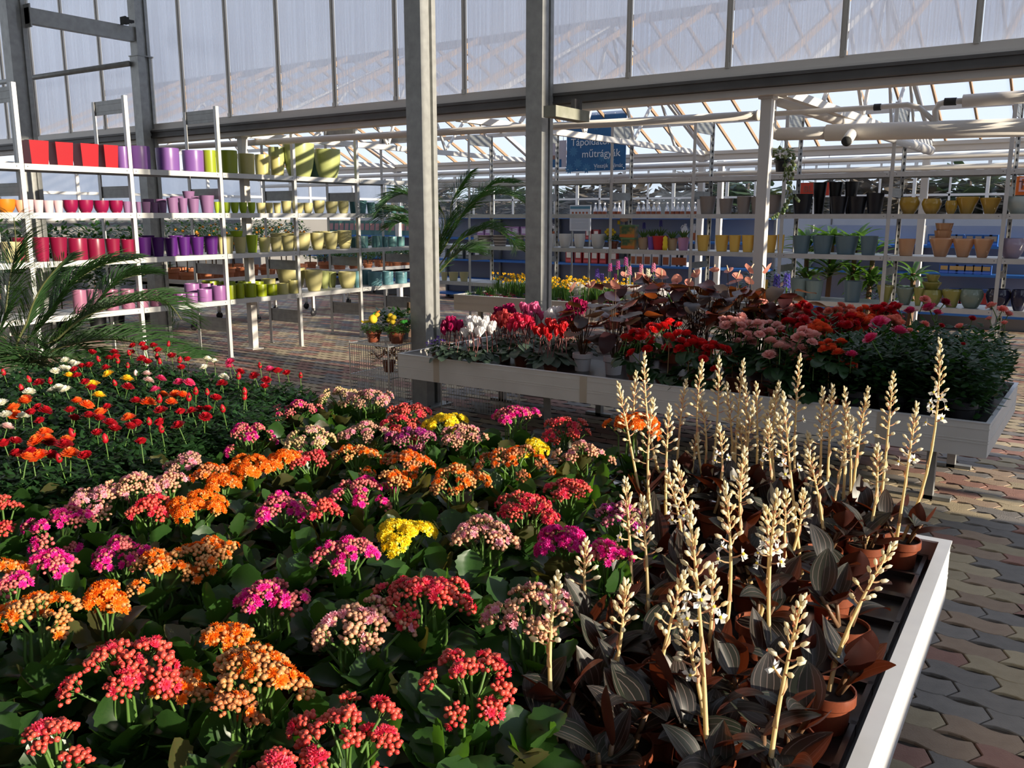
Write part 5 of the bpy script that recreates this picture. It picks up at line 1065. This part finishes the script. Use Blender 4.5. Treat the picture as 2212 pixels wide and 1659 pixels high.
# ---------------- trolley pots with felt chicks, foliage plants
cress = leafm('cress', (.035,.09,.02), (.06,.13,.03), (.15,.35,.05)); CRS = foliage(420, .105, .085, .17, .022, 555, cress, .7)
yel = M('felt_yellow', (.85,.60,.03), .8); org = M('felt_orange', (.85,.25,.03), .8); grn = M('felt_green', (.10,.65,.08), .7); pinkf = M('felt_pink', (.72,.48,.38), .8)
for i, (px, py, kind) in enumerate([(835,722,0),(908,733,1)]):
    P = atz(px, py, .57); t = thing('cress_pot', 'cress pot with %s on the wire trolley' % ('a yellow felt chick' if kind == 0 else 'a felt butterfly and snail'), 'cress pot', (max(-5.36, min(-5.14, P.x)), 5.56 + .06*i + (.0 if i == 0 else .0), .558)); ob('pot', POT['rim'], t, (0,0,0), None, (.07,.07,.10), [terra]); ob('soil', SOIL, t, (0,0,.085), None, (.062,.062,1)); stuff(ob('foliage', CRS, t))
    q = MB()
    if kind == 0:
        q.blob((.0,0,.20), .042, 0, 2); q.blob((.035,.01,.235), .026, 0, 2); q.tube([(-.03,0,.18), (-.09,.02,.17), (-.11,.02,.18)], .010, 6, 0); q.tube([(.03,0,.26), (.06,.01,.27)], .008, 6, 1); q.tube([(0,0,.24), (.03,.03,.265)], .007, 6, 2)
        ob('chick', q.mesh('chick', [yel, org, grn], True), t, None, (0,0,.6))
    else:
        for a in (.5, 2.0, 3.6, 5.2): q.blob((.03*math.cos(a), .0, .21+.03*math.sin(a)), .026, 0, 2, .9)
        ob('butterfly', q.mesh('butterfly', [yel], True), t, (-.04,-.02,0)); q = MB(); q.blob((.08,0,.19), .022, 0, 2, .8); q.tube([(.05,0,.185), (.12,.0,.20)], .012, 6, 0); ob('snail', q.mesh('snail', [grn], True), t)
for i, (x, y) in enumerate([(-5.26, 5.84), (-5.42, 5.86)]): bush_plant('coffee_plant', 'glossy green coffee plant in a grey pot on the wire trolley', 'house plant', (x, y, .558), .055, .10, M('grey_pot', (.25,.25,.24), .6), .13, .10, .27, 110, .085, gl_leaf, 'coffee plants on the trolley', False, .42, None, 200+i)
P = atz(940, 672, .62); t = thing('yellow_ornament_pot', 'pot with pink felt rabbit and yellow egg at the trolley back', 'ornament', (-5.25, 5.70, .558)); ob('pot', POT['rim'], t, (0,0,0), None, (.055,.055,.10), [terra])
q = MB(); q.blob((0,0,.14), .05, 0, 2, .8); q.tube([(.02,0,.16),(.07,.03,.19),(.13,.05,.19)], .014, 6, 0); q.tube([(0,0,.16),(.02,0,.24)], .007, 6, 1); ob('felt_rabbit', q.mesh('felt_rabbit', [pinkf, grn], True), t)
cro = leafm('croton', (.08,.05,.015), (.35,.10,.02), (.5,.2,.03), .25, .3); bush_plant('croton', 'croton with narrow bronze and orange leaves inside the wire trolley', 'house plant', (-5.28, 5.66, .285), .06, .10, terra, .12, .08, .24, 70, .11, cro, None, False, .22, None, 230)
# ---------------- palms
palm_m = leafm('palm_leaflet', (.022,.060,.020), (.035,.085,.025), (.09,.22,.03), .25, .4, .15); rach = M('rachis', (.12,.13,.05), .5)
def frond(pts, ll, seed, n_=46, w_=.010, droop=.25):
    rr = random.Random(seed); pts = [Vector(p) for p in pts]; b = MB(); fine = []
    for i in range(len(pts)-1):
        p0, p1, p2, p3 = pts[max(i-1,0)], pts[i], pts[i+1], pts[min(i+2, len(pts)-1)]
        for k in range(8):
            u = k/8; fine.append(.5*((2*p1) + (p2-p0)*u + (2*p0-5*p1+4*p2-p3)*u*u + (3*p1-p0-3*p2+p3)*u**3))
    fine.append(pts[-1]); N = len(fine); b.tube(fine, [.009*(1-.8*i/N)+.0015 for i in range(N)], 5, 1)
    for i in range(n_):
        f = .16 + .84*i/n_; j = min(N-2, int(f*(N-1))); p = fine[j].lerp(fine[j+1], f*(N-1)-j); tg = (fine[min(j+1,N-1)]-fine[max(j-1,0)]).normalized(); sd = tg.cross(UZ)
        if sd.length < .15: sd = R_.copy()
        sd.normalize(); L_ = ll*(math.sin(math.pi*(.12+.80*f))**.7)*rr.uniform(.9,1.1)
        for s in (-1, 1):
            d = (sd*s*rr.uniform(.75,1.0) + tg*rr.uniform(.55,.8) + UZ*rr.uniform(.1,.5)).normalized(); nn = d.cross(tg).normalized()*w_*.5
            m1 = p + d*L_*.45 - UZ*.02*L_; e = p + d*L_ - UZ*droop*L_
            b.add([p-nn*.5, p+nn*.5, m1+nn, e, m1-nn], [(0,1,2,4),(4,2,3)], 0)
    return b.mesh('frond', [palm_m, rach])
def palm(lab, base, ph, fr, k, ll, seed, n_=46, w_=.010):
    t = thing('palm', lab, 'palm', base); ob('pot', POT['rim'], t, (0,0,0), None, (.17,.17,ph), [M('palm_pot', (.16,.10,.07), .6)]); ob('soil', SOIL, t, (0,0,ph*.87), None, (.155,.155,1))
    q = MB(); q.tube([(0,0,ph*.8), (0,0,ph+.18)], [.06,.045], 9); ob('trunk', q.mesh('trunk', M('palm_trunk', (.09,.06,.035), .9, bump=.8, bscale=60)), t)
    crown = Vector(base) + Vector((0,0,ph+.15))
    for i, (pl, dk) in enumerate(fr):
        P = [crown - Vector(base)]
        for j, (x, y) in enumerate(pl): P.append(atk(x, y, k + dk*(j+1)/len(pl)) - Vector(base))
        ob('frond', frond(P, ll, seed+i, n_, w_), t)
    return t
pb = Vector((-5.85, 3.45, 0)); k1 = depth(pb + Vector((0,0,.6)))
palm('potted date palm with arching feather fronds behind the near roses', pb, .30, [([(82,772),(127,729),(174,690),(225,668),(300,650),(360,655),(392,690)], -.1), ([(6,766),(12,684),(22,600),(34,540),(30,470)], .1), ([(110,770),(180,738),(270,735),(360,760),(410,775)], -.3), ([(60,770),(100,690),(150,620),(215,575),(290,560)], .3), ([(20,780),(-30,700),(-70,640)], 0), ([(50,775),(60,690),(90,620),(140,560)], -.2), ([(70,790),(130,770),(200,790),(240,820)], -.35), ([(90,780),(170,700),(250,610),(330,590)], .45)], k1, .46, 1, 120, .0085)
pb2 = Vector((-7.75, 8.75, 0)); k2 = depth(pb2 + Vector((0,0,1.0)))
palm('tall potted palm standing between the hall columns and daffodil bench', pb2, .34, [([(968,520),(1000,460),(1045,425),(1095,420),(1138,440)], 0), ([(975,540),(1020,505),(1065,495),(1105,520),(1118,538)], -.2), ([(950,520),(920,450),(880,420),(845,428),(818,455)], .1), ([(958,500),(948,440),(935,400),(920,375)], .2), ([(964,500),(975,440),(995,400),(1012,378)], .1), ([(945,550),(905,500),(870,480),(845,490)], -.2), ([(975,560),(1000,540),(1020,545)], -.3), ([(970,500),(1010,450),(1060,400),(1110,395)], .4), ([(950,530),(900,470),(850,455),(830,470)], .4)], k2, .48, 40, 90, .010)
# ---------------- hanging hoya basket
hoya = M('hoya_leaf', (.05,.11,.03), .4, island=(.35,.38,.16), transl=.25, objvar=.1)
P = atY(1690, 345, 7.62); t = thing('hanging_basket', 'hanging basket of trailing variegated hoya under the heating pipe', 'hanging plant', P); ob('pot', POT['rim'], t, (0,0,-.10), None, (.068,.068,.11), [black_pl]); ob('soil', SOIL, t, (0,0,-.008), None, (.060,.060,1))
stuff(ob('foliage', foliage(60, .085, -.02, .10, .055, 71, hoya, .6, False), t))
for j, (pts) in enumerate([[(1672,330),(1660,345),(1655,370)],[(1712,330),(1716,360),(1712,368)],[(1692,335),(1700,370),(1698,385),(1706,410),(1700,430),(1695,450),(1680,465),(1664,472)],[(1698,335),(1712,350),(1708,380),(1712,420),(1722,435)]]):
    w3 = [atk(x, y, depth(P) - .09) - P for x, y in pts]; q = MB(); q.tube(w3, .0025, 5, 1, False)
    rr = random.Random(j)
    for a, c in zip(w3[:-1], w3[1:]):
        for k in range(4): pt_ = a.lerp(c, (k+.5)/4); sz_ = rr.uniform(.016,.024); aa = rr.uniform(0,6.3); qq = rot_to((math.cos(aa), math.sin(aa), .3)); q.blob(pt_ + Vector((math.cos(aa), math.sin(aa), 0))*.02, sz_, 0, 1, .3, qq)
    ob('trailing_vine', q.mesh('trailing_vine', [hoya, kal_stem], True), t)
for s in (-1, 0, 1):
    q = MB(); q.tube([(.06*math.cos(s*2.1), .06*math.sin(s*2.1), .0), tuple(pp(1692, 290, P2) - P)], .0018, 4); ob('hanger_wire', q.mesh('hanger_wire', hole_dark), t)
# ---------------- dracaenas behind the glasshouse rack
drac = leafm('dracaena_leaf', (.04,.10,.025), (.07,.15,.03), (.2,.42,.05), .3, .35)
def dracaena(px, lab, hz_, Y=11.7, grp='dracaenas behind the glasshouse rack', trunkh=1.0, nl=22, L_=.42):
    P = atY(px, 500, Y); rr = random.Random(px); t = thing('dracaena', lab, 'dracaena', (P.x, P.y, 0), rr.uniform(0,6), grp); ob('pot', POT['rim'], t, (0,0,0), None, (.16,.16,.28), [M('dracaena_pot', (.22,.07,.03), .6)]); ob('soil', SOIL, t, (0,0,.245), None, (.145,.145,1))
    q = MB(); q.tube([(0,0,.2), (.02,.01,.6), (0,0,trunkh)], [.035,.032,.028], 9); ob('trunk', q.mesh('trunk', M('dracaena_trunk', (.22,.13,.08), .8, bump=.6, bscale=40)), t)
    for z_ in (trunkh, trunkh*.72):
        for k in range(nl):
            a = k*GA; ob('leaf', DRL[k % 2], t, (0,0,z_ - .12 + .12*k/nl), (rr.uniform(.25,1.25), 0, a), (L_*.9, L_*rr.uniform(.8,1.1), L_))
DRL = []
for i in range(2):
    b = MB(); leaf_grid(b, 1.0, .20, P_LANC, curl=[-1.3,-.8][i], fold=.35, nl=7, nw=2, seed=i); DRL.append(b.mesh('leaf', drac, True))
for px, th in ((1745,1.28),(1800,1.36),(1850,1.30),(1890,1.2)): dracaena(px, 'dracaena with arching strap leaves behind the blue-grey pots', 0, 11.55, 'dracaenas behind the glasshouse rack', th)
dracaena(1980, 'dracaena with narrow leaves behind the peach glass bowls', 0, 11.7, None, .95, 18, .35)
for i, px in enumerate((1640, 1690, 1905)): 
    P = atY(px, 560, 11.6); bush_plant('ficus', 'dark leafy ficus on the floor behind the glasshouse rack', 'house plant', (P.x, P.y, 0), .15, .26, terra_far, .26, .35, 1.05, 260, .07, dk_leaf, 'ficus behind the glasshouse rack', True, .5, None, 400+i)
# ---------------- shop shelving and goods along the rear
blue_sh = M('blue_shelf', (.03,.16,.50), .45); grey_back = M('gondola_back', (.25,.26,.27), .6)
def gondola(lab, x0, x1, y, zs, m, dep=.42, ztop=1.66, backm=None):
    t = thing('shop_shelving', lab, 'shelving'); q = MB(); q.box(x0, x1, y+dep, y+dep+.03, 0, ztop); ob('back', q.mesh('back', backm or grey_back), t)
    for z in zs: q = MB(); q.box(x0, x1, y, y+dep, z-.035, z); ob('shelf', q.mesh('shelf', m), t)
    n_ = max(1, int((x1-x0)/1.2))
    for k in range(n_+1): x = x0 + (x1-x0)*k/n_; q = MB(); q.box(x-.02, x+.02, y+dep-.06, y+dep, 0, ztop); ob('upright', q.mesh('upright', galv), t)
    return t
GYB = 13.75
gondola('blue-shelved shop unit of garden chemicals below the banner', -11.5, -4.7, GYB, (.12, .42, .80, 1.22, 1.62), blue_sh, ztop=1.63, backm=back_panel)
gondola('blue-shelved shop unit of boxed goods behind the peach bowls', -4.2, -.9, GYB+.3, (.25, .82, 1.22), blue_sh, ztop=1.5, backm=back_panel)
# bottles
bm_ = MB(); bm_.lathe([(0,0),(.036,0),(.038,.02),(.038,.10),(.030,.15),(.014,.19),(.013,.215),(.017,.215),(.017,.245),(0,.245)], 12, 0); bm_.lathe([(.0385,.03),(.0385,.095)], 12, 1); lbl = M('bottle_label', (.35,.09,.03), .5); BOT = bm_.mesh('bottle', [M('bottle_white', (.82,.82,.82), .35, transl=.2), lbl], True)
def row_of(me, name, xs, y, z, lab, cat, group, s=1.0, rz=0):
    for x in xs: tag(ob(name, me, None, (x, y, z), (0,0,rz), s), lab, cat, group)
row_of(BOT, 'spray_bottle', [atY(x, 450, GYB+.08).x for x in (1285,1295,1305,1327,1336,1378,1389,1400,1411,1422,1440,1453,1463,1473,1486,1500,1512,1525)], GYB+.1, 1.62, 'white bottle with a red label on the upper blue shelf', 'bottle', 'white labelled bottles on the upper blue shelf')
j = MB(); j.box(-.055,.055,-.035,.035,0,.17); j.add([(-.055,-.035,.17),(.055,-.035,.17),(.055,.035,.17),(-.055,.035,.17),(-.02,-.02,.235),(.02,-.02,.235),(.02,.02,.235),(-.02,.02,.235)], [(0,1,5,4),(1,2,6,5),(2,3,7,6),(3,0,4,7)]); j.lathe([(.02,.235),(.02,.265),(0,.265)], 10); j.tube([(-.035,0,.17),(-.075,0,.20),(-.05,0,.24),(-.01,0,.235)], .011, 7); j.box(-.045,.045,-.037,-.035,.02,.13,1)
JUG = j.mesh('jug', [MATS['bottle_white'], lbl])
row_of(JUG, 'jug', [atY(x, 570, GYB+.1).x for x in (1368,1383,1400,1418,1440,1459,1470,1478)], GYB+.1, .80, 'white handled jug with a red label on the middle blue shelf', 'jug', 'white jugs on the middle blue shelf', 1.15)
row_of(JUG, 'jug', [atY(x, 515, GYB+.1).x for x in (1186,1192,1200,1480,1500,1510)], GYB+.1, 1.22, 'white handled jug on the shelf above the red cartons', 'jug', 'white jugs above the cartons', 1.1)
def cartons(name, xs, y, z, w_, h, col, stripe, lab, cat, grp):
    q = MB(); q.box(-w_/2, w_/2, 0, .08, 0, h); q.box(-w_*.36, w_*.36, -.002, 0, h*.42, h*.86, 1); q.box(-w_*.45, w_*.45, -.002, 0, h*.08, h*.28, 2)
    me = q.mesh(name, [M(name+'_a'+str(len(MATS)), col, .5), M(name+'_b'+str(len(MATS)), stripe, .5), M(name+'_c'+str(len(MATS)), tuple(min(1, c*1.6+.05) for c in col), .5)])
    for x in xs: tag(ob(name, me, None, (x, y, z)), lab, cat, grp)
cartons('carton', [atY(x, 575, GYB).x for x in (1226,1246,1264,1281,1299,1322)], GYB+.04, .80, .135, .22, (.40,.03,.03), (.75,.70,.62), 'red printed carton on the middle blue shelf', 'carton', 'red cartons')
cartons('carton', [atY(x, 575, GYB).x for x in (975,992,1009,1028,1047)], GYB+.04, .80, .13, .20, (.12,.13,.13), (.70,.72,.74), 'dark and white carton on the blue shelf behind the palm', 'carton', 'dark cartons')
cartons('seed_bag', [atY(x, 515, GYB).x for x in (1035,1052,1095,1110,1130)], GYB+.04, 1.22, .16, .22, (.42,.22,.45), (.70,.62,.75), 'lilac printed bag on the shelf behind the banded pots', 'bag', 'lilac bags')
cartons('carton', [atY(x, 515, GYB).x for x in (1268,1285)], GYB+.04, 1.22, .11, .18, (.38,.05,.05), (.8,.75,.7), 'red and white carton on the shelf behind the off-white planters', 'carton', 'red and white cartons')
cartons('blue_box', [atY(x, 560, GYB+.3).x for x in (2040,2060,2076,2095,2113,2132)], GYB+.34, .82, .13, .13, (.03,.10,.35), (.55,.35,.12), 'small blue box in the row on the lower blue shelf', 'box', 'small blue boxes')
cartons('blue_tub', [atY(x, 510, GYB+.3).x for x in (2012,2058,2072,2094,2113,2133,2146)], GYB+.34, 1.22, .11, .16, (.02,.12,.40), (.35,.30,.25), 'blue tub on the upper shelf behind the peach bowls', 'tub', 'blue tubs')
cartons('blue_sack', [atY(x, 640, GYB+.3).x for x in (2008,2062,2085,2105,2128)], GYB+.34, .25, .17, .36, (.02,.07,.26), (.35,.03,.03), 'dark blue sack with red band on the bottom shelf', 'sack', 'dark blue sacks')
# rack goods in packets behind the teal pots
row_of(BOT, 'spray_bottle', [atX(x, 470, -12.6).x + .0*i for i, x in enumerate(())], 0, 0, '', '', '')
pk = MB(); pk.box(-.07,.07,-.02,.02,0,.30); pk.box(-.05,.05,-.022,-.02,.1,.24,1); PK = pk.mesh('seed_packet', [M('packet_green', (.06,.16,.14), .4), M('packet_print', (.45,.22,.2), .5)])
for i in range(16):
    P = atY(715 + i*11, 500, 13.6); tag(ob('seed_packet', PK, None, (P.x, 13.62, 1.24), (-.12, 0, .1*(i % 3))), 'green printed packet standing on the display behind the teal pots', 'packet', 'green packets on the far display')
gondola('low display shelf of green packets behind the teal pots', -15.0, -11.7, 13.5, (.35, .8, 1.24), blue_sh, .4, 1.3)
# yellow unit at the far right
t = gondola('yellow shelving unit of blue cans beyond the lilac bowl', -.85, .8, 12.6, (.30, .66, .98, 1.32), M('yellow_shelf', (.75,.40,.02), .45), .35, 2.0, hole_dark)
q = MB(); q.box(-.87, -.83, 12.58, 12.98, 0, 2.0); ob('side', q.mesh('side', MATS['yellow_shelf']), t)
cn = MB(); cn.lathe([(0,0),(.032,0),(.032,.13),(.026,.14),(.026,.17),(0,.17)], 12, 0); cn.lathe([(.0325,.09),(.0325,.13)], 12, 1); CAN = cn.mesh('spray_can', [M('can_blue', (.03,.12,.40), .35), M('can_red', (.5,.05,.04), .4)])
for z_ in (.30, .66, .98, 1.32):
    for k in range(8): tag(ob('spray_can', CAN, None, (-.75 + k*.10, 12.68, z_)), 'blue can with a red band on the yellow shelving unit', 'can', 'blue cans on the yellow unit')
# ---------------- signs
def text_mesh(s, size, m, name='lettering', extr=.002):
    cu = bpy.data.curves.new(name, 'FONT'); cu.body = s; cu.size = size; cu.extrude = extr; cu.align_x = 'LEFT'
    o = bpy.data.objects.new(name, cu); COL.objects.link(o); dg = bpy.context.evaluated_depsgraph_get(); me = bpy.data.meshes.new_from_object(o.evaluated_get(dg)); bpy.data.objects.remove(o); me.materials.clear(); me.materials.append(m); return me
blueb = M('banner_blue', (.012,.10,.25), .5, var=((.02,.14,.32), 6, .25)); whitel = M('banner_white', (.78,.80,.82), .5); paleb = M('banner_flower', (.05,.20,.38), .5)
a, c = atY(1225, 250, 12.2), atY(1351, 367, 12.2); bw, bh = c.x - a.x, a.z - c.z + .02
t = thing('banner', 'blue hanging banner with white lettering Tápoldatok, műtrágyák', 'banner', (a.x, 12.2, c.z)); q = MB(); q.box(0, bw, 0, .006, 0, bh); ob('sheet', q.mesh('sheet', blueb), t)
for s, x, z, sz in (('Tápoldatok,', .08, .385, .158), ('műtrágyák', .28, .205, .158), ('Visszük', .50, .045, .085), ('álmát', .82, .045, .085)): ob('lettering', text_mesh(s, sz*bw/1.05, whitel), t, (x*bw/1.05, -.004, z*bh/.86), (math.pi/2, 0, 0))
fb = MB()
for k in range(10): petal(fb, (0,0,0), k*.628, 0, .085, .03, 0)
FLW = fb.mesh('printed_flower', paleb)
for x, z in ((.2,.14),(.35,.05),(.62,.24),(.12,.35),(.5,.78),(.75,.18),(.85,.8),(.05,.05)): ob('printed_flower', FLW, t, (x*bw, -.003, z*bh), (math.pi/2,0,0))
for k in range(7):
    for z in (.03, bh-.03): q = MB(); q.blob((.03 + k*(bw-.06)/6, -.004, z), .008); ob('eyelet', q.mesh('eyelet', whitel), t)
for x in (.02, bw-.02): q = MB(); q.tube([(x, .003, bh), (x, .003, 3.55)], .004, 5); ob('cord', q.mesh('cord', hole_dark), t)
a, c = atY(1183, 305, 12.25), atY(1216, 361, 12.25); t = thing('poster', 'hanging poster with a printed portrait beside the blue banner', 'poster', (a.x, 12.25, c.z)); pw, phh = c.x-a.x, a.z-c.z; q = MB(); q.box(0, pw+.06, 0, .006, 0, phh); ob('sheet', q.mesh('sheet', M('poster_sheet', (.55,.50,.55), .5)), t)
q = MB(); q.box(0, pw*.9, -.003, 0, 0, phh*.3); ob('blue_strip', q.mesh('blue_strip', blueb), t); q = MB(); q.lathe([(0,-.003),(.07,-.003)], 14); ob('printed_face', q.mesh('printed_face', M('poster_face', (.55,.36,.26), .6)), t, (pw*.35, 0, phh*.62), (math.pi/2,0,0)); q = MB(); q.box(.02, pw*.7, -.004, 0, phh*.3, phh*.45); ob('printed_coat', q.mesh('printed_coat', M('poster_coat', (.30,.14,.10), .6)), t)
for x in (.02, pw): q = MB(); q.tube([(x, .003, phh), (x, .003, 3.5-c.z+.3)], .004, 5); ob('cord', q.mesh('cord', hole_dark), t)
# info board
a, c = atY(1231, 443, 12.3), atY(1275, 499, 12.3); t = thing('info_board', 'white information board with a printed table on a stand', 'board', (a.x, 12.3, 0)); pw = c.x-a.x; q = MB(); q.box(0, pw, 0, .02, c.z, a.z); ob('panel', q.mesh('panel', M('board_white', (.72,.72,.72), .5)), t); q = MB(); q.box(.01, pw-.01, -.002, 0, a.z-.06, a.z-.02); ob('blue_header', q.mesh('blue_header', M('header_blue', (.10,.25,.32), .5)), t)
for k in range(9): q = MB(); q.box(.03, pw-.03, -.002, 0, c.z+.03+k*.022, c.z+.036+k*.022); ob('printed_line', q.mesh('printed_line', M('print_grey', (.35,.36,.40), .6)), t)
for k in range(5): q = MB(); q.box(.04+k*.065, .075+k*.065, -.002, 0, c.z+.27, c.z+.30); ob('printed_mark', q.mesh('printed_mark', lbl), t)
for x in (.03, pw-.03): q = MB(); q.box(x-.012, x+.012, .02, .04, 0, a.z); ob('post', q.mesh('post', galv), t)
org_s = M('sign_orange', (.75,.16,.02), .5); red_s = M('sign_red', (.60,.06,.03), .5); dkl = M('sign_dark', (.15,.05,.05), .5)
a, c = atY(2186, 381, 12.9), atY(2225, 421, 12.9); t = thing('brand_sign', 'orange sign with a bold letter B beyond the silver bowl', 'sign', (a.x, 12.9, c.z)); q = MB(); q.box(0, .42, 0, .02, 0, a.z-c.z); ob('panel', q.mesh('panel', org_s), t); ob('lettering', text_mesh('B', .26, M('sign_pink', (.75,.45,.45), .5)), t, (.07, -.004, .04), (math.pi/2,0,0)); ob('lettering', text_mesh('T', .14, dkl), t, (.08, -.008, .08), (math.pi/2,0,0))
for x in (.05, .37): q = MB(); q.tube([(x, .01, a.z-c.z), (x, .01, 2.75-c.z)], .004, 5); ob('cord', q.mesh('cord', hole_dark), t)
a, c = atY(1727, 395, 13.2), atY(1790, 422, 13.2); t = thing('brand_sign', 'red-orange sign lettered BL behind the tall black planters', 'sign', (a.x, 13.2, c.z)); q = MB(); q.box(0, c.x-a.x, 0, .02, 0, a.z-c.z); ob('panel', q.mesh('panel', red_s), t); ob('lettering', text_mesh('BL', .13, M('sign_brown', (.30,.10,.07), .5)), t, (.06, -.004, .05), (math.pi/2,0,0))
for x in (.05, .4): q = MB(); q.tube([(x, .01, a.z-c.z), (x, .01, 2.5-c.z)], .004, 5); ob('cord', q.mesh('cord', hole_dark), t)
# ---------------- Easter goods on the third glasshouse shelf
def bpos(px, back=.12): return atY(px, 530, BY + back)
zB = BZ[2]
P = bpos(1325); t = thing('cress_pot', 'cress pot with yellow felt flowers on the third glasshouse shelf', 'cress pot', (P.x, P.y, zB)); ob('pot', POT['rim'], t, (0,0,0), None, (.075,.075,.10), [terra]); stuff(ob('foliage', CRS, t, (0,0,.0), None, 1.15))
for x in (-.07, 0): q = MB(); [q.blob((x+.03*math.cos(a_), -.03, .22+.03*math.sin(a_)), .026, 0, 1) for a_ in (0,1.6,3.1,4.7)]; ob('felt_flower', q.mesh('felt_flower', yel, True), t)
for i, (px, z_, w_, h) in enumerate([(1360,0,.20,.15),(1358,.15,.22,.17)]):
    P = bpos(px); t = thing('storage_tin', 'square green and orange tin %s on the glasshouse shelf' % ('topping the stack' if i else 'under another tin'), 'tin', (P.x, P.y, zB+z_)); q = MB(); q.box(-w_/2, w_/2, -.06, .06, 0, h-.02); ob('body', q.mesh('body', M('tin_green', (.05,.12,.05), .4, var=((.45,.22,.04), 9, .1))), t); q = MB(); q.box(-w_/2-.005, w_/2+.005, -.065, .065, h-.02, h); ob('lid', q.mesh('lid', M('tin_lid', (.12,.25,.10), .4)), t); q = MB(); q.box(-w_/2, w_/2, -.063, -.06, .01, .045); ob('orange_band', q.mesh('orange_band', M('tin_orange', (.6,.16,.03), .5)), t)
P = bpos(1347); q = MB(); q.blob((0,0,.07), .06, 0, 2, .7); q.tube([(-.08,0,.0),(-.08,0,.05)], .02, 6, 1); o = ob('felt_rabbit', q.mesh('felt_rabbit', [pinkf, yel], True), None, (P.x, P.y, zB+.325)); tag(o, 'pink felt rabbit sitting on the stacked tins', 'toy')
for i, (px, col, r, h, nm) in enumerate([(1390,(.45,.30,.18),.075,.15,'wicker'),(1408,(.20,.10,.42),.06,.17,'purple'),(1426,(.60,.02,.03),.105,.18,'red'),(1452,(.50,.36,.20),.07,.14,'mossy'),(1476,(.60,.30,.50),.075,.16,'lilac')]):
    P = bpos(px, .14); t = thing('bulb_bucket', '%s bucket of hyacinth bulbs on the third glasshouse shelf' % nm, 'bucket', (P.x, P.y, zB)); ob('bucket', POT['taper'], t, (0,0,0), None, (r, r, h), [M('bucket_'+nm, col, .45)]); ob('shoots', HYL, t, (0,0,h*.75), None, (1.2,1.2,1.0)); ob('bulbs', SHOOT, t, (0,0,h*.75))
    if i in (0, 2): ob('flower_spike', HYM['blue'], t, (.0,0,h+.12), None, .8)
P = bpos(1441, .1); q = MB(); q.lathe([(0,0),(.03,0),(.035,.05),(.028,.07),(.034,.10),(.026,.13),(.03,.16),(0,.19)], 12); tag(ob('yellow_candle', q.mesh('yellow_candle', yel, True), None, (P.x, P.y-.06, zB)), 'yellow ribbed ornament among the bulb buckets', 'ornament')
# ---------------- trees outside
twig = M('bare_tree', (.10,.075,.05), .9, var=((.14,.10,.06), 3, .3)); ever = leafm('evergreen', (.035,.06,.025), (.05,.08,.03), (.08,.14,.03), .15, .6)
TF = [foliage(1500, 1.5, .1, 4.0, .55, 800+i, m_, .5) for i, m_ in enumerate((twig, ever))]
for i in range(22):
    rr = random.Random(9000+i); x = -34 + i*2.0; y = 27 + rr.uniform(-2,4); t = thing('tree', 'bare brown winter tree outside the rear windows' if i % 3 else 'dark evergreen tree outside the rear windows', 'tree', (x, y, -.15), rr.uniform(0,6), 'winter trees outside' if i % 3 else 'evergreens outside'); q = MB(); q.tube([(0,0,0),(.05,0,1.5),(0,0,2.8)], [.16,.12,.06], 8); ob('trunk', q.mesh('trunk', M('tree_bark', (.08,.06,.045), .9)), t); stuff(ob('crown', TF[0 if i % 3 else 1], t, None, None, (1.1, 1.1, rr.uniform(.55,.85))))
